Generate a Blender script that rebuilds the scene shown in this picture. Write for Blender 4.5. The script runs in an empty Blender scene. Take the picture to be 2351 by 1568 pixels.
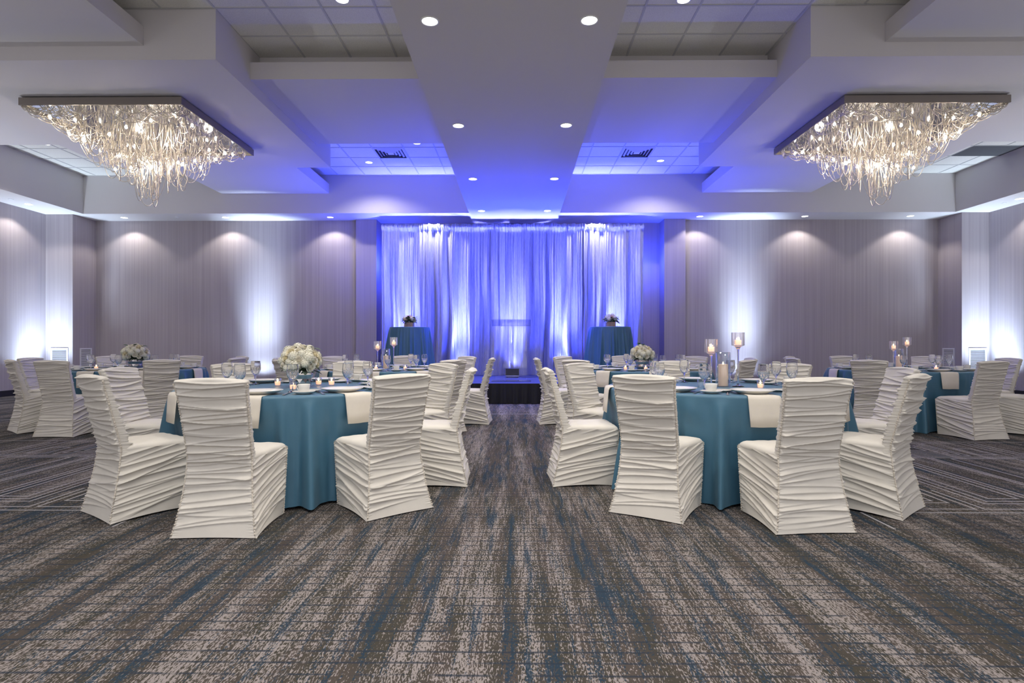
import bpy, bmesh, math, random
import numpy as np
from mathutils import Vector, Matrix

scene = bpy.context.scene
COL = scene.collection
PI = math.pi
rnd = random.Random(7)

# ------------------------------------------------------------------ helpers
def link(o, parent=None):
    COL.objects.link(o)
    if parent is not None:
        o.parent = parent
    return o

def tag(o, label, cat, group=None):
    o['label'] = label
    o['category'] = cat
    if group:
        o['group'] = group
    return o

def structure(o):
    o['kind'] = 'structure'
    return o

def empty(name, loc=(0, 0, 0), rz=0.0):
    o = bpy.data.objects.new(name, None)
    o.empty_display_size = 0.05
    o.location = loc
    o.rotation_euler = (0, 0, rz)
    COL.objects.link(o)
    return o

def mesh_obj(name, me, parent=None):
    return link(bpy.data.objects.new(name, me), parent)

class MB:
    """collects geometry for ONE mesh"""
    def __init__(self):
        self.v = []; self.f = []; self.m = []; self.s = []
    def add(self, v, f, mi=0, smooth=False):
        o = len(self.v)
        self.v.extend([tuple(p) for p in v])
        for q in f:
            self.f.append(tuple(i + o for i in q)); self.m.append(mi); self.s.append(smooth)
        return self
    def box(self, x0, x1, y0, y1, z0, z1, mi=0):
        v = [(x0,y0,z0),(x1,y0,z0),(x1,y1,z0),(x0,y1,z0),(x0,y0,z1),(x1,y0,z1),(x1,y1,z1),(x0,y1,z1)]
        f = [(0,3,2,1),(4,5,6,7),(0,1,5,4),(1,2,6,5),(2,3,7,6),(3,0,4,7)]
        return self.add(v, f, mi)
    def quad(self, a, b, c, d, mi=0):
        return self.add([a, b, c, d], [(0, 1, 2, 3)], mi)
    def lathe(self, prof, n=24, mi=0, cx=0, cy=0, smooth=True, close_bottom=True, close_top=True):
        v = []; f = []
        for (r, z) in prof:
            for k in range(n):
                a = 2 * PI * k / n
                v.append((cx + r * math.cos(a), cy + r * math.sin(a), z))
        for i in range(len(prof) - 1):
            for k in range(n):
                k2 = (k + 1) % n
                f.append((i*n+k, i*n+k2, (i+1)*n+k2, (i+1)*n+k))
        if close_bottom and prof[0][0] > 1e-5:
            f.append(tuple(reversed(range(n))))
        if close_top and prof[-1][0] > 1e-5:
            f.append(tuple((len(prof)-1)*n + k for k in range(n)))
        return self.add(v, f, mi, smooth)
    def tube(self, pts, rad, n=6, mi=0, smooth=True):
        pts = [Vector(p) for p in pts]
        v = []; f = []
        up = Vector((0, 0, 1))
        for i, p in enumerate(pts):
            t = (pts[min(i+1, len(pts)-1)] - pts[max(i-1, 0)])
            t = t.normalized() if t.length > 1e-9 else Vector((0, 0, 1))
            ref = up if abs(t.z) < 0.93 else Vector((0, 1, 0))
            a = t.cross(ref).normalized(); b = t.cross(a).normalized()
            r = rad[i] if hasattr(rad, '__len__') else rad
            for k in range(n):
                an = 2 * PI * k / n
                v.append(tuple(p + a * (r * math.cos(an)) + b * (r * math.sin(an))))
        for i in range(len(pts) - 1):
            for k in range(n):
                k2 = (k + 1) % n
                f.append((i*n+k, (i+1)*n+k, (i+1)*n+k2, i*n+k2))
        f.append(tuple(range(n)))
        f.append(tuple(reversed(range((len(pts)-1)*n, len(pts)*n))))
        return self.add(v, f, mi, smooth)
    def mesh(self, name, mats):
        me = bpy.data.meshes.new(name)
        me.from_pydata(self.v, [], self.f)
        for m in (mats if isinstance(mats, (list, tuple)) else [mats]):
            me.materials.append(m)
        me.polygons.foreach_set('material_index', self.m)
        me.polygons.foreach_set('use_smooth', self.s)
        me.update()
        return me
    def obj(self, name, mats, parent=None):
        return mesh_obj(name, self.mesh(name, mats), parent)

def grid_mesh(name, V, mat, wrap_u=False, smooth=True, caps=None):
    """V: array (rows, cols, 3)"""
    R, Cn, _ = V.shape
    verts = V.reshape(-1, 3)
    faces = []
    cu = Cn if wrap_u else Cn - 1
    for i in range(R - 1):
        for k in range(cu):
            k2 = (k + 1) % Cn
            faces.append((i*Cn+k, i*Cn+k2, (i+1)*Cn+k2, (i+1)*Cn+k))
    if caps and 'top' in caps:
        faces.append(tuple((R-1)*Cn + k for k in range(Cn)))
    if caps and 'bottom' in caps:
        faces.append(tuple(reversed(range(Cn))))
    me = bpy.data.meshes.new(name)
    me.from_pydata(verts.tolist(), [], faces)
    me.materials.append(mat)
    me.polygons.foreach_set('use_smooth', [smooth] * len(me.polygons))
    me.update()
    return me

def copy_tree(o, parent=None):
    c = o.copy(); COL.objects.link(c); c.parent = parent
    for ch in list(o.children):
        d = ch.copy(); COL.objects.link(d); d.parent = c
        for g in list(ch.children):
            e = g.copy(); COL.objects.link(e); e.parent = d
    return c

# ------------------------------------------------------------------ materials
def mat(name):
    m = bpy.data.materials.new(name); m.use_nodes = True
    nt = m.node_tree
    return m, nt, nt.nodes['Principled BSDF']

def simple(name, col, rough=0.6, metal=0.0, spec=0.5, emit=None, estr=0.0, sheen=0.0):
    m, nt, b = mat(name)
    b.inputs['Base Color'].default_value = (*col, 1)
    b.inputs['Roughness'].default_value = rough
    b.inputs['Metallic'].default_value = metal
    b.inputs['Specular IOR Level'].default_value = spec
    if sheen:
        b.inputs['Sheen Weight'].default_value = sheen
        b.inputs['Sheen Roughness'].default_value = 0.5
    if emit:
        b.inputs['Emission Color'].default_value = (*emit, 1)
        b.inputs['Emission Strength'].default_value = estr
    return m

class N:
    """tiny node builder"""
    def __init__(self, nt):
        self.nt = nt; self.L = nt.links
    def new(self, t, **kw):
        n = self.nt.nodes.new(t)
        for k, v in kw.items():
            setattr(n, k, v)
        return n
    def put(self, sock, v):
        if hasattr(v, 'is_output') or isinstance(v, bpy.types.NodeSocket):
            self.L.new(v, sock)
        else:
            sock.default_value = v
    def pos(self):
        return self.new('ShaderNodeNewGeometry').outputs['Position']
    def objco(self):
        return self.new('ShaderNodeTexCoord').outputs['Object']
    def mapv(self, vec, scale, loc=(0, 0, 0)):
        n = self.new('ShaderNodeMapping')
        n.inputs['Scale'].default_value = scale
        n.inputs['Location'].default_value = loc
        self.L.new(vec, n.inputs['Vector'])
        return n.outputs['Vector']
    def noise(self, vec, scale=1.0, detail=2.0, rough=0.5):
        n = self.new('ShaderNodeTexNoise')
        n.inputs['Scale'].default_value = scale
        n.inputs['Detail'].default_value = detail
        n.inputs['Roughness'].default_value = rough
        self.L.new(vec, n.inputs['Vector'])
        return n.outputs['Fac']
    def math(self, op, a, b=0.0, clamp=False):
        n = self.new('ShaderNodeMath', operation=op); n.use_clamp = clamp
        self.put(n.inputs[0], a); self.put(n.inputs[1], b)
        return n.outputs[0]
    def ramp(self, v, lo, hi, a=0.0, b=1.0):
        n = self.new('ShaderNodeMapRange')
        self.put(n.inputs[0], v)
        n.inputs[1].default_value = lo; n.inputs[2].default_value = hi
        n.inputs[3].default_value = a; n.inputs[4].default_value = b
        return n.outputs[0]
    def mix(self, f, a, b):
        n = self.new('ShaderNodeMix', data_type='RGBA')
        self.put(n.inputs[0], f)
        self.put(n.inputs[6], a if not isinstance(a, tuple) else (*a, 1))
        self.put(n.inputs[7], b if not isinstance(b, tuple) else (*b, 1))
        return n.outputs[2]
    def bump(self, h, strength, dist):
        n = self.new('ShaderNodeBump')
        n.inputs['Strength'].default_value = strength
        n.inputs['Distance'].default_value = dist
        self.L.new(h, n.inputs['Height'])
        return n.outputs['Normal']

def carpet_material():
    m, nt, b = mat('carpet'); n = N(nt); P = n.pos()
    bands = n.noise(n.mapv(P, (5.2, 0.26, 1)), 1.0, 2, 0.5)            # broad lengthwise bands
    patch = n.noise(n.mapv(P, (11, 1.1, 1), (3, 3, 3)), 1.0, 2, 0.5)
    streak = n.noise(n.mapv(P, (95, 4.5, 1)), 1.0, 2, 0.6)             # yarn streaks
    stip = n.noise(n.mapv(P, (190, 50, 1)), 1.0, 1, 0.6)
    s = n.math('ADD', n.math('ADD', n.math('MULTIPLY', bands, 0.80), n.math('MULTIPLY', patch, 0.50)), n.math('ADD', n.math('MULTIPLY', streak, 0.85), n.math('MULTIPLY', stip, 1.30)))
    light = n.ramp(s, 1.77, 1.87)
    bands2 = n.noise(n.mapv(P, (15.0, 0.9, 1), (31, 7, 3)), 1.0, 2, 0.5)
    streak2 = n.noise(n.mapv(P, (38, 2.8, 1), (3, 11, 3)), 1.0, 3, 0.6)
    stip2 = n.noise(n.mapv(P, (140, 75, 1), (9, 4, 2)), 1.0, 1, 0.6)
    s2 = n.math('SUBTRACT', n.math('ADD', n.math('MULTIPLY', bands2, 0.85), n.math('ADD', n.math('MULTIPLY', streak2, 1.1), n.math('MULTIPLY', stip2, 0.8))), n.math('MULTIPLY', bands, 0.5))
    blue = n.ramp(s2, 1.195, 1.31)
    warm = n.noise(n.mapv(P, (9, 1.0, 1), (5, 5, 5)), 1.0, 2)
    base = n.mix(n.ramp(warm, 0.4, 0.6), (0.054, 0.049, 0.039), (0.074, 0.061, 0.053))
    c = n.mix(light, base, (0.27, 0.240, 0.230))
    c = n.mix(n.math('MULTIPLY', blue, 0.85), c, (0.018, 0.041, 0.067))
    # crosswise pick lines
    sep = n.new('ShaderNodeSeparateXYZ'); n.L.new(P, sep.inputs[0])
    wob = n.noise(n.mapv(P, (0.9, 9, 1), (2, 2, 2)), 1.0, 2)
    yy = n.math('ADD', n.math('DIVIDE', sep.outputs['Y'], 0.074), n.math('MULTIPLY', wob, 0.25))
    fr = n.math('ABSOLUTE', n.math('SUBTRACT', n.math('FRACT', yy), 0.5))
    ln = n.ramp(fr, 0.060, 0.095, 1.0, 0.0)
    part = n.noise(n.mapv(P, (7, 13.5, 1), (7, 3, 1)), 1.0, 2)
    ln = n.math('MULTIPLY', ln, n.ramp(part, 0.36, 0.48))
    c = n.mix(n.math('MULTIPLY', ln, 0.78), c, (0.026, 0.035, 0.050))
    n.L.new(c, b.inputs['Base Color'])
    b.inputs['Roughness'].default_value = 0.95
    b.inputs['Specular IOR Level'].default_value = 0.1
    n.L.new(n.bump(stip, 0.35, 0.004), b.inputs['Normal'])
    return m

def wallpaper_material():
    m, nt, b = mat('wallpaper'); n = N(nt); P = n.pos()
    a = n.noise(n.mapv(P, (70, 70, 0.25)), 1.0, 2, 0.6)
    a2 = n.noise(n.mapv(P, (16, 16, 0.2), (4, 4, 4)), 1.0, 2, 0.6)
    w = n.math('ADD', n.math('MULTIPLY', a, 0.6), n.math('MULTIPLY', a2, 0.4))
    c = n.mix(n.ramp(w, 0.36, 0.64), (0.375, 0.335, 0.360), (0.455, 0.415, 0.440))
    n.L.new(c, b.inputs['Base Color'])
    b.inputs['Roughness'].default_value = 0.75
    b.inputs['Specular IOR Level'].default_value = 0.25
    return m

def tile_material():
    m, nt, b = mat('ceiling_tile'); n = N(nt); P = n.pos()
    a = n.noise(P, 90, 2, 0.6)
    n.L.new(n.mix(n.ramp(a, 0.35, 0.6), (0.75, 0.74, 0.68), (0.85, 0.84, 0.78)), b.inputs['Base Color'])
    b.inputs['Roughness'].default_value = 0.95
    n.L.new(n.bump(a, 0.3, 0.003), b.inputs['Normal'])
    return m

def paint_material(name, col):
    m, nt, b = mat(name); n = N(nt)
    a = n.noise(n.pos(), 180, 2, 0.6)
    n.L.new(n.mix(a, tuple(x * 0.97 for x in col), tuple(min(1, x * 1.03) for x in col)), b.inputs['Base Color'])
    b.inputs['Roughness'].default_value = 0.85
    b.inputs['Specular IOR Level'].default_value = 0.25
    return m

def fabric_material(name, col, rough=0.75, spec=0.25, sheen=0.25, weave=900, bump=0.08):
    m, nt, b = mat(name); n = N(nt); P = n.objco()
    a = n.noise(P, weave, 1, 0.5)
    g = n.noise(P, 9, 3, 0.5)
    f = n.math('ADD', n.math('MULTIPLY', a, 0.5), n.math('MULTIPLY', g, 0.5))
    n.L.new(n.mix(n.ramp(f, 0.35, 0.65), tuple(x * 0.95 for x in col), tuple(min(1, x * 1.05) for x in col)), b.inputs['Base Color'])
    b.inputs['Roughness'].default_value = rough
    b.inputs['Specular IOR Level'].default_value = spec
    b.inputs['Sheen Weight'].default_value = sheen
    n.L.new(n.bump(a, bump, 0.002), b.inputs['Normal'])
    return m

def curtain_material():
    m, nt, b = mat('curtain_satin'); n = N(nt); P = n.objco()
    a = n.noise(n.mapv(P, (45, 45, 7)), 1.0, 3, 0.65)
    n.L.new(n.mix(n.ramp(a, 0.35, 0.65), (0.34, 0.355, 0.43), (0.45, 0.46, 0.53)), b.inputs['Base Color'])
    b.inputs['Roughness'].default_value = 0.5
    b.inputs['Specular IOR Level'].default_value = 0.35
    b.inputs['Sheen Weight'].default_value = 0.2
    n.L.new(n.bump(a, 0.5, 0.012), b.inputs['Normal'])
    tr = n.new('ShaderNodeBsdfTranslucent'); tr.inputs['Color'].default_value = (0.5, 0.5, 0.58, 1)
    mx = n.new('ShaderNodeMixShader'); mx.inputs[0].default_value = 0.15
    n.L.new(b.outputs[0], mx.inputs[1]); n.L.new(tr.outputs[0], mx.inputs[2])
    n.L.new(mx.outputs[0], nt.nodes['Material Output'].inputs['Surface'])
    return m

def glass_material(name, tint=(1, 1, 1), edge=0.75, base=0.05, rough=0.02, power=1.6):
    """thin clear glass: reflection grows towards the rim"""
    m = bpy.data.materials.new(name); m.use_nodes = True
    nt = m.node_tree; nt.nodes.remove(nt.nodes['Principled BSDF']); n = N(nt)
    lw = n.new('ShaderNodeLayerWeight'); lw.inputs['Blend'].default_value = 0.35
    f = n.ramp(n.math('POWER', lw.outputs['Facing'], power), 0, 1, base, edge)
    t = n.new('ShaderNodeBsdfTransparent'); t.inputs['Color'].default_value = (*tint, 1)
    g = n.new('ShaderNodeBsdfGlossy'); g.inputs['Roughness'].default_value = rough
    g.inputs['Color'].default_value = (0.95, 0.96, 1, 1)
    mx = n.new('ShaderNodeMixShader')
    n.L.new(f, mx.inputs[0]); n.L.new(t.outputs[0], mx.inputs[1]); n.L.new(g.outputs[0], mx.inputs[2])
    n.L.new(mx.outputs[0], nt.nodes['Material Output'].inputs['Surface'])
    return m

def solid_glass(name, ior=1.45, tint=(1, 1, 1), rough=0.0):
    m, nt, b = mat(name)
    b.inputs['Base Color'].default_value = (*tint, 1)
    b.inputs['Roughness'].default_value = rough
    b.inputs['IOR'].default_value = ior
    b.inputs['Transmission Weight'].default_value = 1.0
    return m

def petal_material(name, c0, c1):
    m, nt, b = mat(name); n = N(nt)
    a = n.noise(n.objco(), 40, 2, 0.6)
    n.L.new(n.mix(n.ramp(a, 0.35, 0.65), c0, c1), b.inputs['Base Color'])
    b.inputs['Roughness'].default_value = 0.7
    b.inputs['Subsurface Weight'].default_value = 0.0
    return m

M = dict(
    carpet=carpet_material(), wallpaper=wallpaper_material(), tile=tile_material(),
    paint=paint_material('ceiling_paint', (0.70, 0.675, 0.675)),
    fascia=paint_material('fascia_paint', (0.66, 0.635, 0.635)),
    carpet_line=simple('carpet_line', (0.46, 0.44, 0.46), 0.95, spec=0.1),
    grid=simple('tile_grid', (0.58, 0.58, 0.57), 0.6),
    baseboard=simple('baseboard', (0.012, 0.012, 0.02), 0.5),
    cover=fabric_material('chair_cover', (0.72, 0.685, 0.62), 0.75, 0.25, 0.15),
    seam=fabric_material('chair_seam', (0.70, 0.64, 0.55), 0.8, 0.2, 0.1),
    cloth=fabric_material('teal_cloth', (0.060, 0.168, 0.255), 0.42, 0.45, 0.08, 700, 0.06),
    napkin=fabric_material('napkin', (0.76, 0.71, 0.62), 0.8, 0.2, 0.2),
    china=simple('china', (0.80, 0.785, 0.74), 0.12, spec=0.5),
    steel=simple('steel', (0.75, 0.75, 0.78), 0.14, 1.0),
    glass=solid_glass('goblet_glass', 1.45),
    clear=glass_material('clear_glass', edge=0.9, base=0.07, power=1.4), stem=solid_glass('stem_glass', 1.42),
    acrylic=glass_material('acrylic', (0.98, 0.985, 1), edge=0.75, base=0.05, power=1.3),
    smoke=glass_material('silvered_glass', (0.985, 0.965, 0.95), edge=0.85, base=0.16, rough=0.10, power=1.2),
    wax=simple('wax', (0.85, 0.72, 0.60), 0.5, emit=(1.0, 0.62, 0.40), estr=0.16),
    waxlit=simple('wax_glowing', (0.9, 0.7, 0.55), 0.5, emit=(1.0, 0.50, 0.28), estr=0.75),
    flame=simple('flame', (1, 0.8, 0.5), 0.5, emit=(1.0, 0.66, 0.30), estr=14.0),
    wick=simple('wick', (0.02, 0.015, 0.01), 0.9),
    mirror=simple('mirror_vase', (0.62, 0.60, 0.58), 0.06, 1.0),
    silver=simple('silver_vase', (0.55, 0.52, 0.52), 0.25, 1.0),
    mirror_panel=simple('mirror_panel', (0.72, 0.76, 0.80), 0.08, 1.0),
    frame=simple('chandelier_frame', (0.30, 0.265, 0.235), 0.45, 0.6),
    bead=simple('bead_chain', (0.70, 0.635, 0.55), 0.36, 0.6),
    bulb=simple('bulb_glow', (1, 0.9, 0.75), 0.4, emit=(1.0, 0.87, 0.70), estr=20.0),
    lens=simple('downlight_lens', (1, 1, 1), 0.4, emit=(1.0, 0.97, 0.92), estr=7.0),
    trimw=simple('white_trim', (0.80, 0.80, 0.80), 0.4),
    grille=simple('grille_white', (0.74, 0.74, 0.76), 0.45),
    dark=simple('dark_void', (0.03, 0.03, 0.035), 0.8),
    darktile=simple('return_air_panel', (0.10, 0.105, 0.115), 0.9),
    black=simple('black_plastic', (0.012, 0.012, 0.014), 0.45),
    blackglass=simple('black_glass', (0.012, 0.014, 0.03), 0.06),
    skirt=fabric_material('stage_skirt', (0.012, 0.012, 0.016), 0.55, 0.35, 0.1),
    stagetop=simple('stage_top', (0.035, 0.05, 0.20), 0.6),
    pipe=simple('drape_pipe', (0.6, 0.6, 0.62), 0.35, 1.0),
    leaf=petal_material('leaf_sage', (0.045, 0.075, 0.045), (0.16, 0.20, 0.16)),
    leafg=petal_material('leaf_green', (0.03, 0.11, 0.02), (0.06, 0.20, 0.04)),
    rose=petal_material('rose_cream', (0.84, 0.79, 0.64), (0.90, 0.87, 0.78)),
    rosey=petal_material('rose_yellow', (0.84, 0.76, 0.52), (0.88, 0.82, 0.64)),
    hyd=petal_material('hydrangea_white', (0.84, 0.82, 0.66), (0.91, 0.89, 0.78)),
    pink=petal_material('flower_blush', (0.78, 0.62, 0.60), (0.88, 0.78, 0.76)),
    core=simple('floral_foam', (0.03, 0.05, 0.025), 0.95),
    wood=petal_material('pale_wood', (0.42, 0.28, 0.19), (0.52, 0.37, 0.27)),
    curtain=curtain_material(),
)
m, nt, b = mat('napkin_dummy'); bpy.data.materials.remove(m)

# ------------------------------------------------------------------ room constants (metres; camera stands at the origin)
XC = -0.075
Z_TILE, Z_SLAB, Z_PLATE, Z_SOF, Z_BEAM = 4.92, 4.50, 4.34, 4.055, 3.98
Y_FAS, Y_WALL, Y_COL = 13.24, 14.02, 13.28
XL_FAS, XR_FAS = -9.86, 9.78
XL_COL, XR_COL = -10.13, 9.95
XL, XR = -10.75, 10.56
Y_BACK = -4.5

# ------------------------------------------------------------------ floor
fl = MB()
fl.quad((XL-0.2, Y_BACK, 0), (XR+0.2, Y_BACK, 0), (XR+0.2, 14.6, 0), (XL-0.2, 14.6, 0), 0)
def line(pts, w=0.013):
    for (a, b_) in zip(pts[:-1], pts[1:]):
        if abs(a[0]-b_[0]) < abs(a[1]-b_[1]):
            x = (a[0] + b_[0]) / 2; y0, y1 = sorted((a[1], b_[1]))
            fl.quad((x-w/2, y0-w/2, 0.0012), (x+w/2, y0-w/2, 0.0012), (x+w/2, y1+w/2, 0.0012), (x-w/2, y1+w/2, 0.0012), 1)
        else:
            y = (a[1] + b_[1]) / 2; x0, x1 = sorted((a[0], b_[0]))
            fl.quad((x0-w/2, y-w/2, 0.0016), (x1+w/2, y-w/2, 0.0016), (x1+w/2, y+w/2, 0.0016), (x0-w/2, y+w/2, 0.0016), 1)
BRACKETS = [
    [(2.24, 3.52), (2.24, 3.86)], [(2.24, 3.86), (4.6, 3.86)],
    [(2.60, 3.945), (3.05, 3.945), (3.05, 4.66)], [(2.72, 4.10), (2.98, 4.10), (2.98, 4.62)],
    [(2.72, 4.15), (2.90, 4.15), (2.90, 4.55)], [(2.72, 4.20), (2.83, 4.20), (2.83, 4.45)],
    [(3.11, 4.45), (3.11, 3.945), (4.6, 3.945)], [(3.215, 4.84), (3.215, 4.08), (4.6, 4.08)],
    [(3.275, 4.95), (3.275, 4.145), (4.6, 4.145)],
    [(3.345, 5.07), (3.345, 4.215), (3.555, 4.215), (3.555, 5.42)],
    [(3.62, 5.5), (3.62, 4.215), (4.6, 4.215)], [(3.675, 5.59), (3.675, 4.27), (4.6, 4.27)],
    [(3.95, 5.72), (3.95, 4.4)], [(3.99, 5.72), (3.99, 4.4)], [(4.15, 4.5), (4.15, 5.67), (4.76, 5.67), (4.76, 4.6)],
    [(3.2, 5.72), (6.2, 5.72)], [(3.2, 5.77), (4.94, 5.77)], [(3.2, 5.83), (4.45, 5.83), (4.45, 6.53)],
    [(3.2, 5.90), (4.40, 5.90), (4.40, 6.50)], [(3.2, 5.97), (4.34, 5.97), (4.34, 6.45)],
    [(3.2, 6.04), (4.28, 6.04), (4.28, 6.40)], [(3.2, 6.11), (4.21, 6.11), (4.21, 6.30), (3.4, 6.30)],
    [(4.57, 6.22), (4.57, 5.88), (4.755, 5.88), (4.755, 6.22), (4.57, 6.22)],
    [(3.4, 6.55), (4.88, 6.55), (4.88, 5.83), (6.2, 5.83)], [(3.4, 6.64), (8.2, 6.64)],
    [(4.97, 6.55), (4.97, 5.90), (6.4, 5.90)], [(5.05, 6.55), (5.05, 5.97), (6.4, 5.97)],
    [(3.4, 6.40), (4.1, 6.40)], [(3.4, 6.47), (4.25, 6.47)],
]
for br in BRACKETS:
    line(br)
    line([(2 * XC - 0.05 - x, y) for (x, y) in br])
for sx in (1, -1):
    for k, yy in enumerate((7.25, 7.33, 7.9, 8.5)):
        a = (2.9 if sx > 0 else 3.1)
        line([(sx * (6.6 + 0.2 * k), yy), (sx * 9.6, yy)])
line([(-2.2, 9.25), (2.0, 9.25)], 0.02)
structure(fl.obj('floor', [M['carpet'], M['carpet_line']]))

# ------------------------------------------------------------------ ceiling: tile field + drops
ce = MB()
def tiles(x0, x1, y0, y1, gx0, gy0, s=0.611):
    ce.box(x0, x1, y0, y1, Z_TILE, Z_TILE + 0.05, 0)
    k = math.ceil((x0 - gx0) / s)
    while gx0 + k * s < x1:
        x = gx0 + k * s; ce.box(x-0.012, x+0.012, y0, y1, Z_TILE-0.007, Z_TILE-0.0005, 1); k += 1
    k = math.ceil((y0 - gy0) / s)
    while gy0 + k * s < y1:
        y = gy0 + k * s; ce.box(x0, x1, y-0.012, y+0.012, Z_TILE-0.0075, Z_TILE-0.0006, 1); k += 1
tiles(XL_FAS, XR_FAS, Y_BACK, 8.7, -2.835, 6.645)
tiles(XL_FAS, XR_FAS, 8.7, Y_FAS, -2.835, 11.39)
structure(ce.obj('ceiling', [M['tile'], M['grid']]))

t = MB(); t.box(-1.075, 0.925, Y_BACK, Y_WALL, Z_BEAM, Z_TILE - 0.001)
structure(t.obj('trim_1', M['paint']))                              # long centre beam
PL = [(-7.47, -3.44), (3.30, 7.385)]
SL = [(-6.70, -4.265), (4.13, 6.57)]
idx = 2
for (a, b_), (c, d) in zip(PL, SL):
    t = MB(); t.box(a, b_, 6.66, 10.76, Z_PLATE, Z_TILE - 0.002)     # square plate over the chandelier
    structure(t.obj('trim_%d' % idx, M['paint'])); idx += 1
    t = MB()                                                         # slabs running into the plate, shadow gap above
    t.box(c, d, 10.761, Y_FAS, Z_SLAB, 4.72); t.box(c+0.3, d-0.3, 10.761, Y_FAS, 4.7205, Z_TILE - 0.003)
    t.box(c, d, Y_BACK, 6.659, Z_SLAB, 4.72); t.box(c+0.3, d-0.3, Y_BACK, 6.659, 4.7205, Z_TILE - 0.003)
    structure(t.obj('trim_%d' % idx, M['paint'])); idx += 1
t = MB()                                                             # cross band between the plates
for (a, b_) in ((XL_FAS, -7.471), (-3.439, -1.076), (0.926, 3.299), (7.386, XR_FAS)):
    t.box(a, b_, 7.52, 9.955, Z_SLAB, 4.72); t.box(a, b_, 7.80, 9.68, 4.7205, Z_TILE - 0.003)
structure(t.obj('trim_%d' % idx, M['paint'])); idx += 1
t = MB()                                                             # fascia + soffit ring
t.box(XL-0.1, -1.076, Y_FAS, Y_WALL + 0.4, Z_SOF, Z_TILE + 0.05)
t.box(0.926, XR+0.1, Y_FAS, Y_WALL + 0.4, Z_SOF, Z_TILE + 0.05)
t.box(-1.076, 0.926, Y_WALL - 0.0, Y_WALL + 0.4, Z_SOF, Z_TILE + 0.05)
t.box(XL-0.1, XL_FAS, Y_BACK, Y_FAS - 0.001, Z_SOF, Z_TILE + 0.05)
t.box(XR_FAS, XR+0.1, Y_BACK, Y_FAS - 0.001, Z_SOF, Z_TILE + 0.05)
structure(t.obj('trim_%d' % idx, M['fascia'])); idx += 1

# ------------------------------------------------------------------ walls
w = MB()
w.box(XL_COL, -3.84, Y_WALL, Y_WALL + 0.15, 0, Z_SOF - 0.0005); w.box(3.95, XR_COL, Y_WALL, Y_WALL + 0.15, 0, Z_SOF - 0.0005)
w.box(-3.84, -3.35, Y_WALL - 0.12, Y_WALL + 0.5, 0, Z_SOF - 0.0005); w.box(3.45, 3.95, Y_WALL - 0.12, Y_WALL + 0.5, 0, Z_SOF - 0.0005)
w.box(-3.35, 3.45, Y_WALL + 0.35, Y_WALL + 0.5, 0, Z_SOF - 0.0005)
structure(w.obj('wall_back', M['wallpaper']))
w = MB(); w.box(XL - 0.15, XL, Y_BACK, Y_COL, 0, Z_SOF - 0.0005); w.box(XL - 0.15, XL_COL, Y_COL, Y_WALL + 0.15, 0, Z_SOF - 0.0005)
structure(w.obj('wall_left', M['wallpaper']))
w = MB(); w.box(XR, XR + 0.15, Y_BACK, Y_COL, 0, Z_SOF - 0.0005); w.box(XR_COL, XR + 0.15, Y_COL, Y_WALL + 0.15, 0, Z_SOF - 0.0005)
structure(w.obj('wall_right', M['wallpaper']))
def base_run(name, boxes):
    q = MB()
    for bx in boxes:
        q.box(*bx)
    structure(q.obj(name, M['baseboard']))
base_run('baseboard_left', [(XL + 0.0005, XL + 0.014, Y_BACK, Y_COL - 0.015, 0.0005, 0.125), (XL + 0.0005, XL_COL + 0.013, Y_COL - 0.014, Y_COL - 0.0005, 0.0005, 0.125), (XL_COL + 0.0005, XL_COL + 0.013, Y_COL, Y_WALL - 0.015, 0.0005, 0.125)])
base_run('baseboard_right', [(XR - 0.014, XR - 0.0005, Y_BACK, Y_COL - 0.015, 0.0005, 0.125), (XR_COL - 0.013, XR - 0.0005, Y_COL - 0.014, Y_COL - 0.0005, 0.0005, 0.125), (XR_COL - 0.013, XR_COL - 0.0005, Y_COL, Y_WALL - 0.015, 0.0005, 0.125)])
base_run('baseboard_back', [(XL_COL + 0.014, -3.841, Y_WALL - 0.014, Y_WALL - 0.0005, 0.0005, 0.125), (3.951, XR_COL - 0.014, Y_WALL - 0.014, Y_WALL - 0.0005, 0.0005, 0.125)])

# ------------------------------------------------------------------ lights
def lamp(kind, name, loc, power, col=(1, 1, 1), size=0.05, spot=None, blend=0.5, rot=None, target=None):
    l = bpy.data.lights.new(name, kind); l.energy = power; l.color = col
    if kind in ('POINT', 'SPOT'):
        l.shadow_soft_size = size
    if kind == 'SPOT':
        l.spot_size = spot; l.spot_blend = blend
    o = bpy.data.objects.new(name, l); o.location = loc
    if target is not None:
        o.rotation_euler = (Vector(target) - Vector(loc)).to_track_quat('-Z', 'Y').to_euler()
    elif rot:
        o.rotation_euler = rot
    COL.objects.link(o)
    return o

WARM = (1.0, 0.93, 0.84)
def ring_mesh(R):
    q = MB(); q.lathe([(R*0.83, 0.0), (R*0.86, -0.006), (R*1.0, -0.006), (R*1.02, -0.0005)], 28, close_bottom=False, close_top=False)
    return q.mesh('trim_ring', M['trimw'])
def lens_mesh(R):
    q = MB(); q.lathe([(R*0.84, -0.001), (R*0.6, -0.0015), (0.0001, -0.002)], 28, close_bottom=False, close_top=False)
    return q.mesh('lens', M['lens'])
RING, LENS = ring_mesh(0.082), lens_mesh(0.082)
DOWN = 'ceiling downlights'
def downlight(x, y, z, label, power, ang=95, col=WARM, blend=0.6, size=0.06):
    e = empty('recessed_downlight', (x, y, z)); tag(e, label, 'downlight', DOWN)
    mesh_obj('trim_ring', RING, e); mesh_obj('lens', LENS, e)
    if power:
        lamp('SPOT', 'downlight_lamp', (x, y, z - 0.02), power, col, size, math.radians(ang), blend)
    return e
P_BEAM, P_SOF, P_TILE = 50, 20, 68
rows = ['nearest the camera', 'second along', 'third along', 'last before the curtain']
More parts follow.
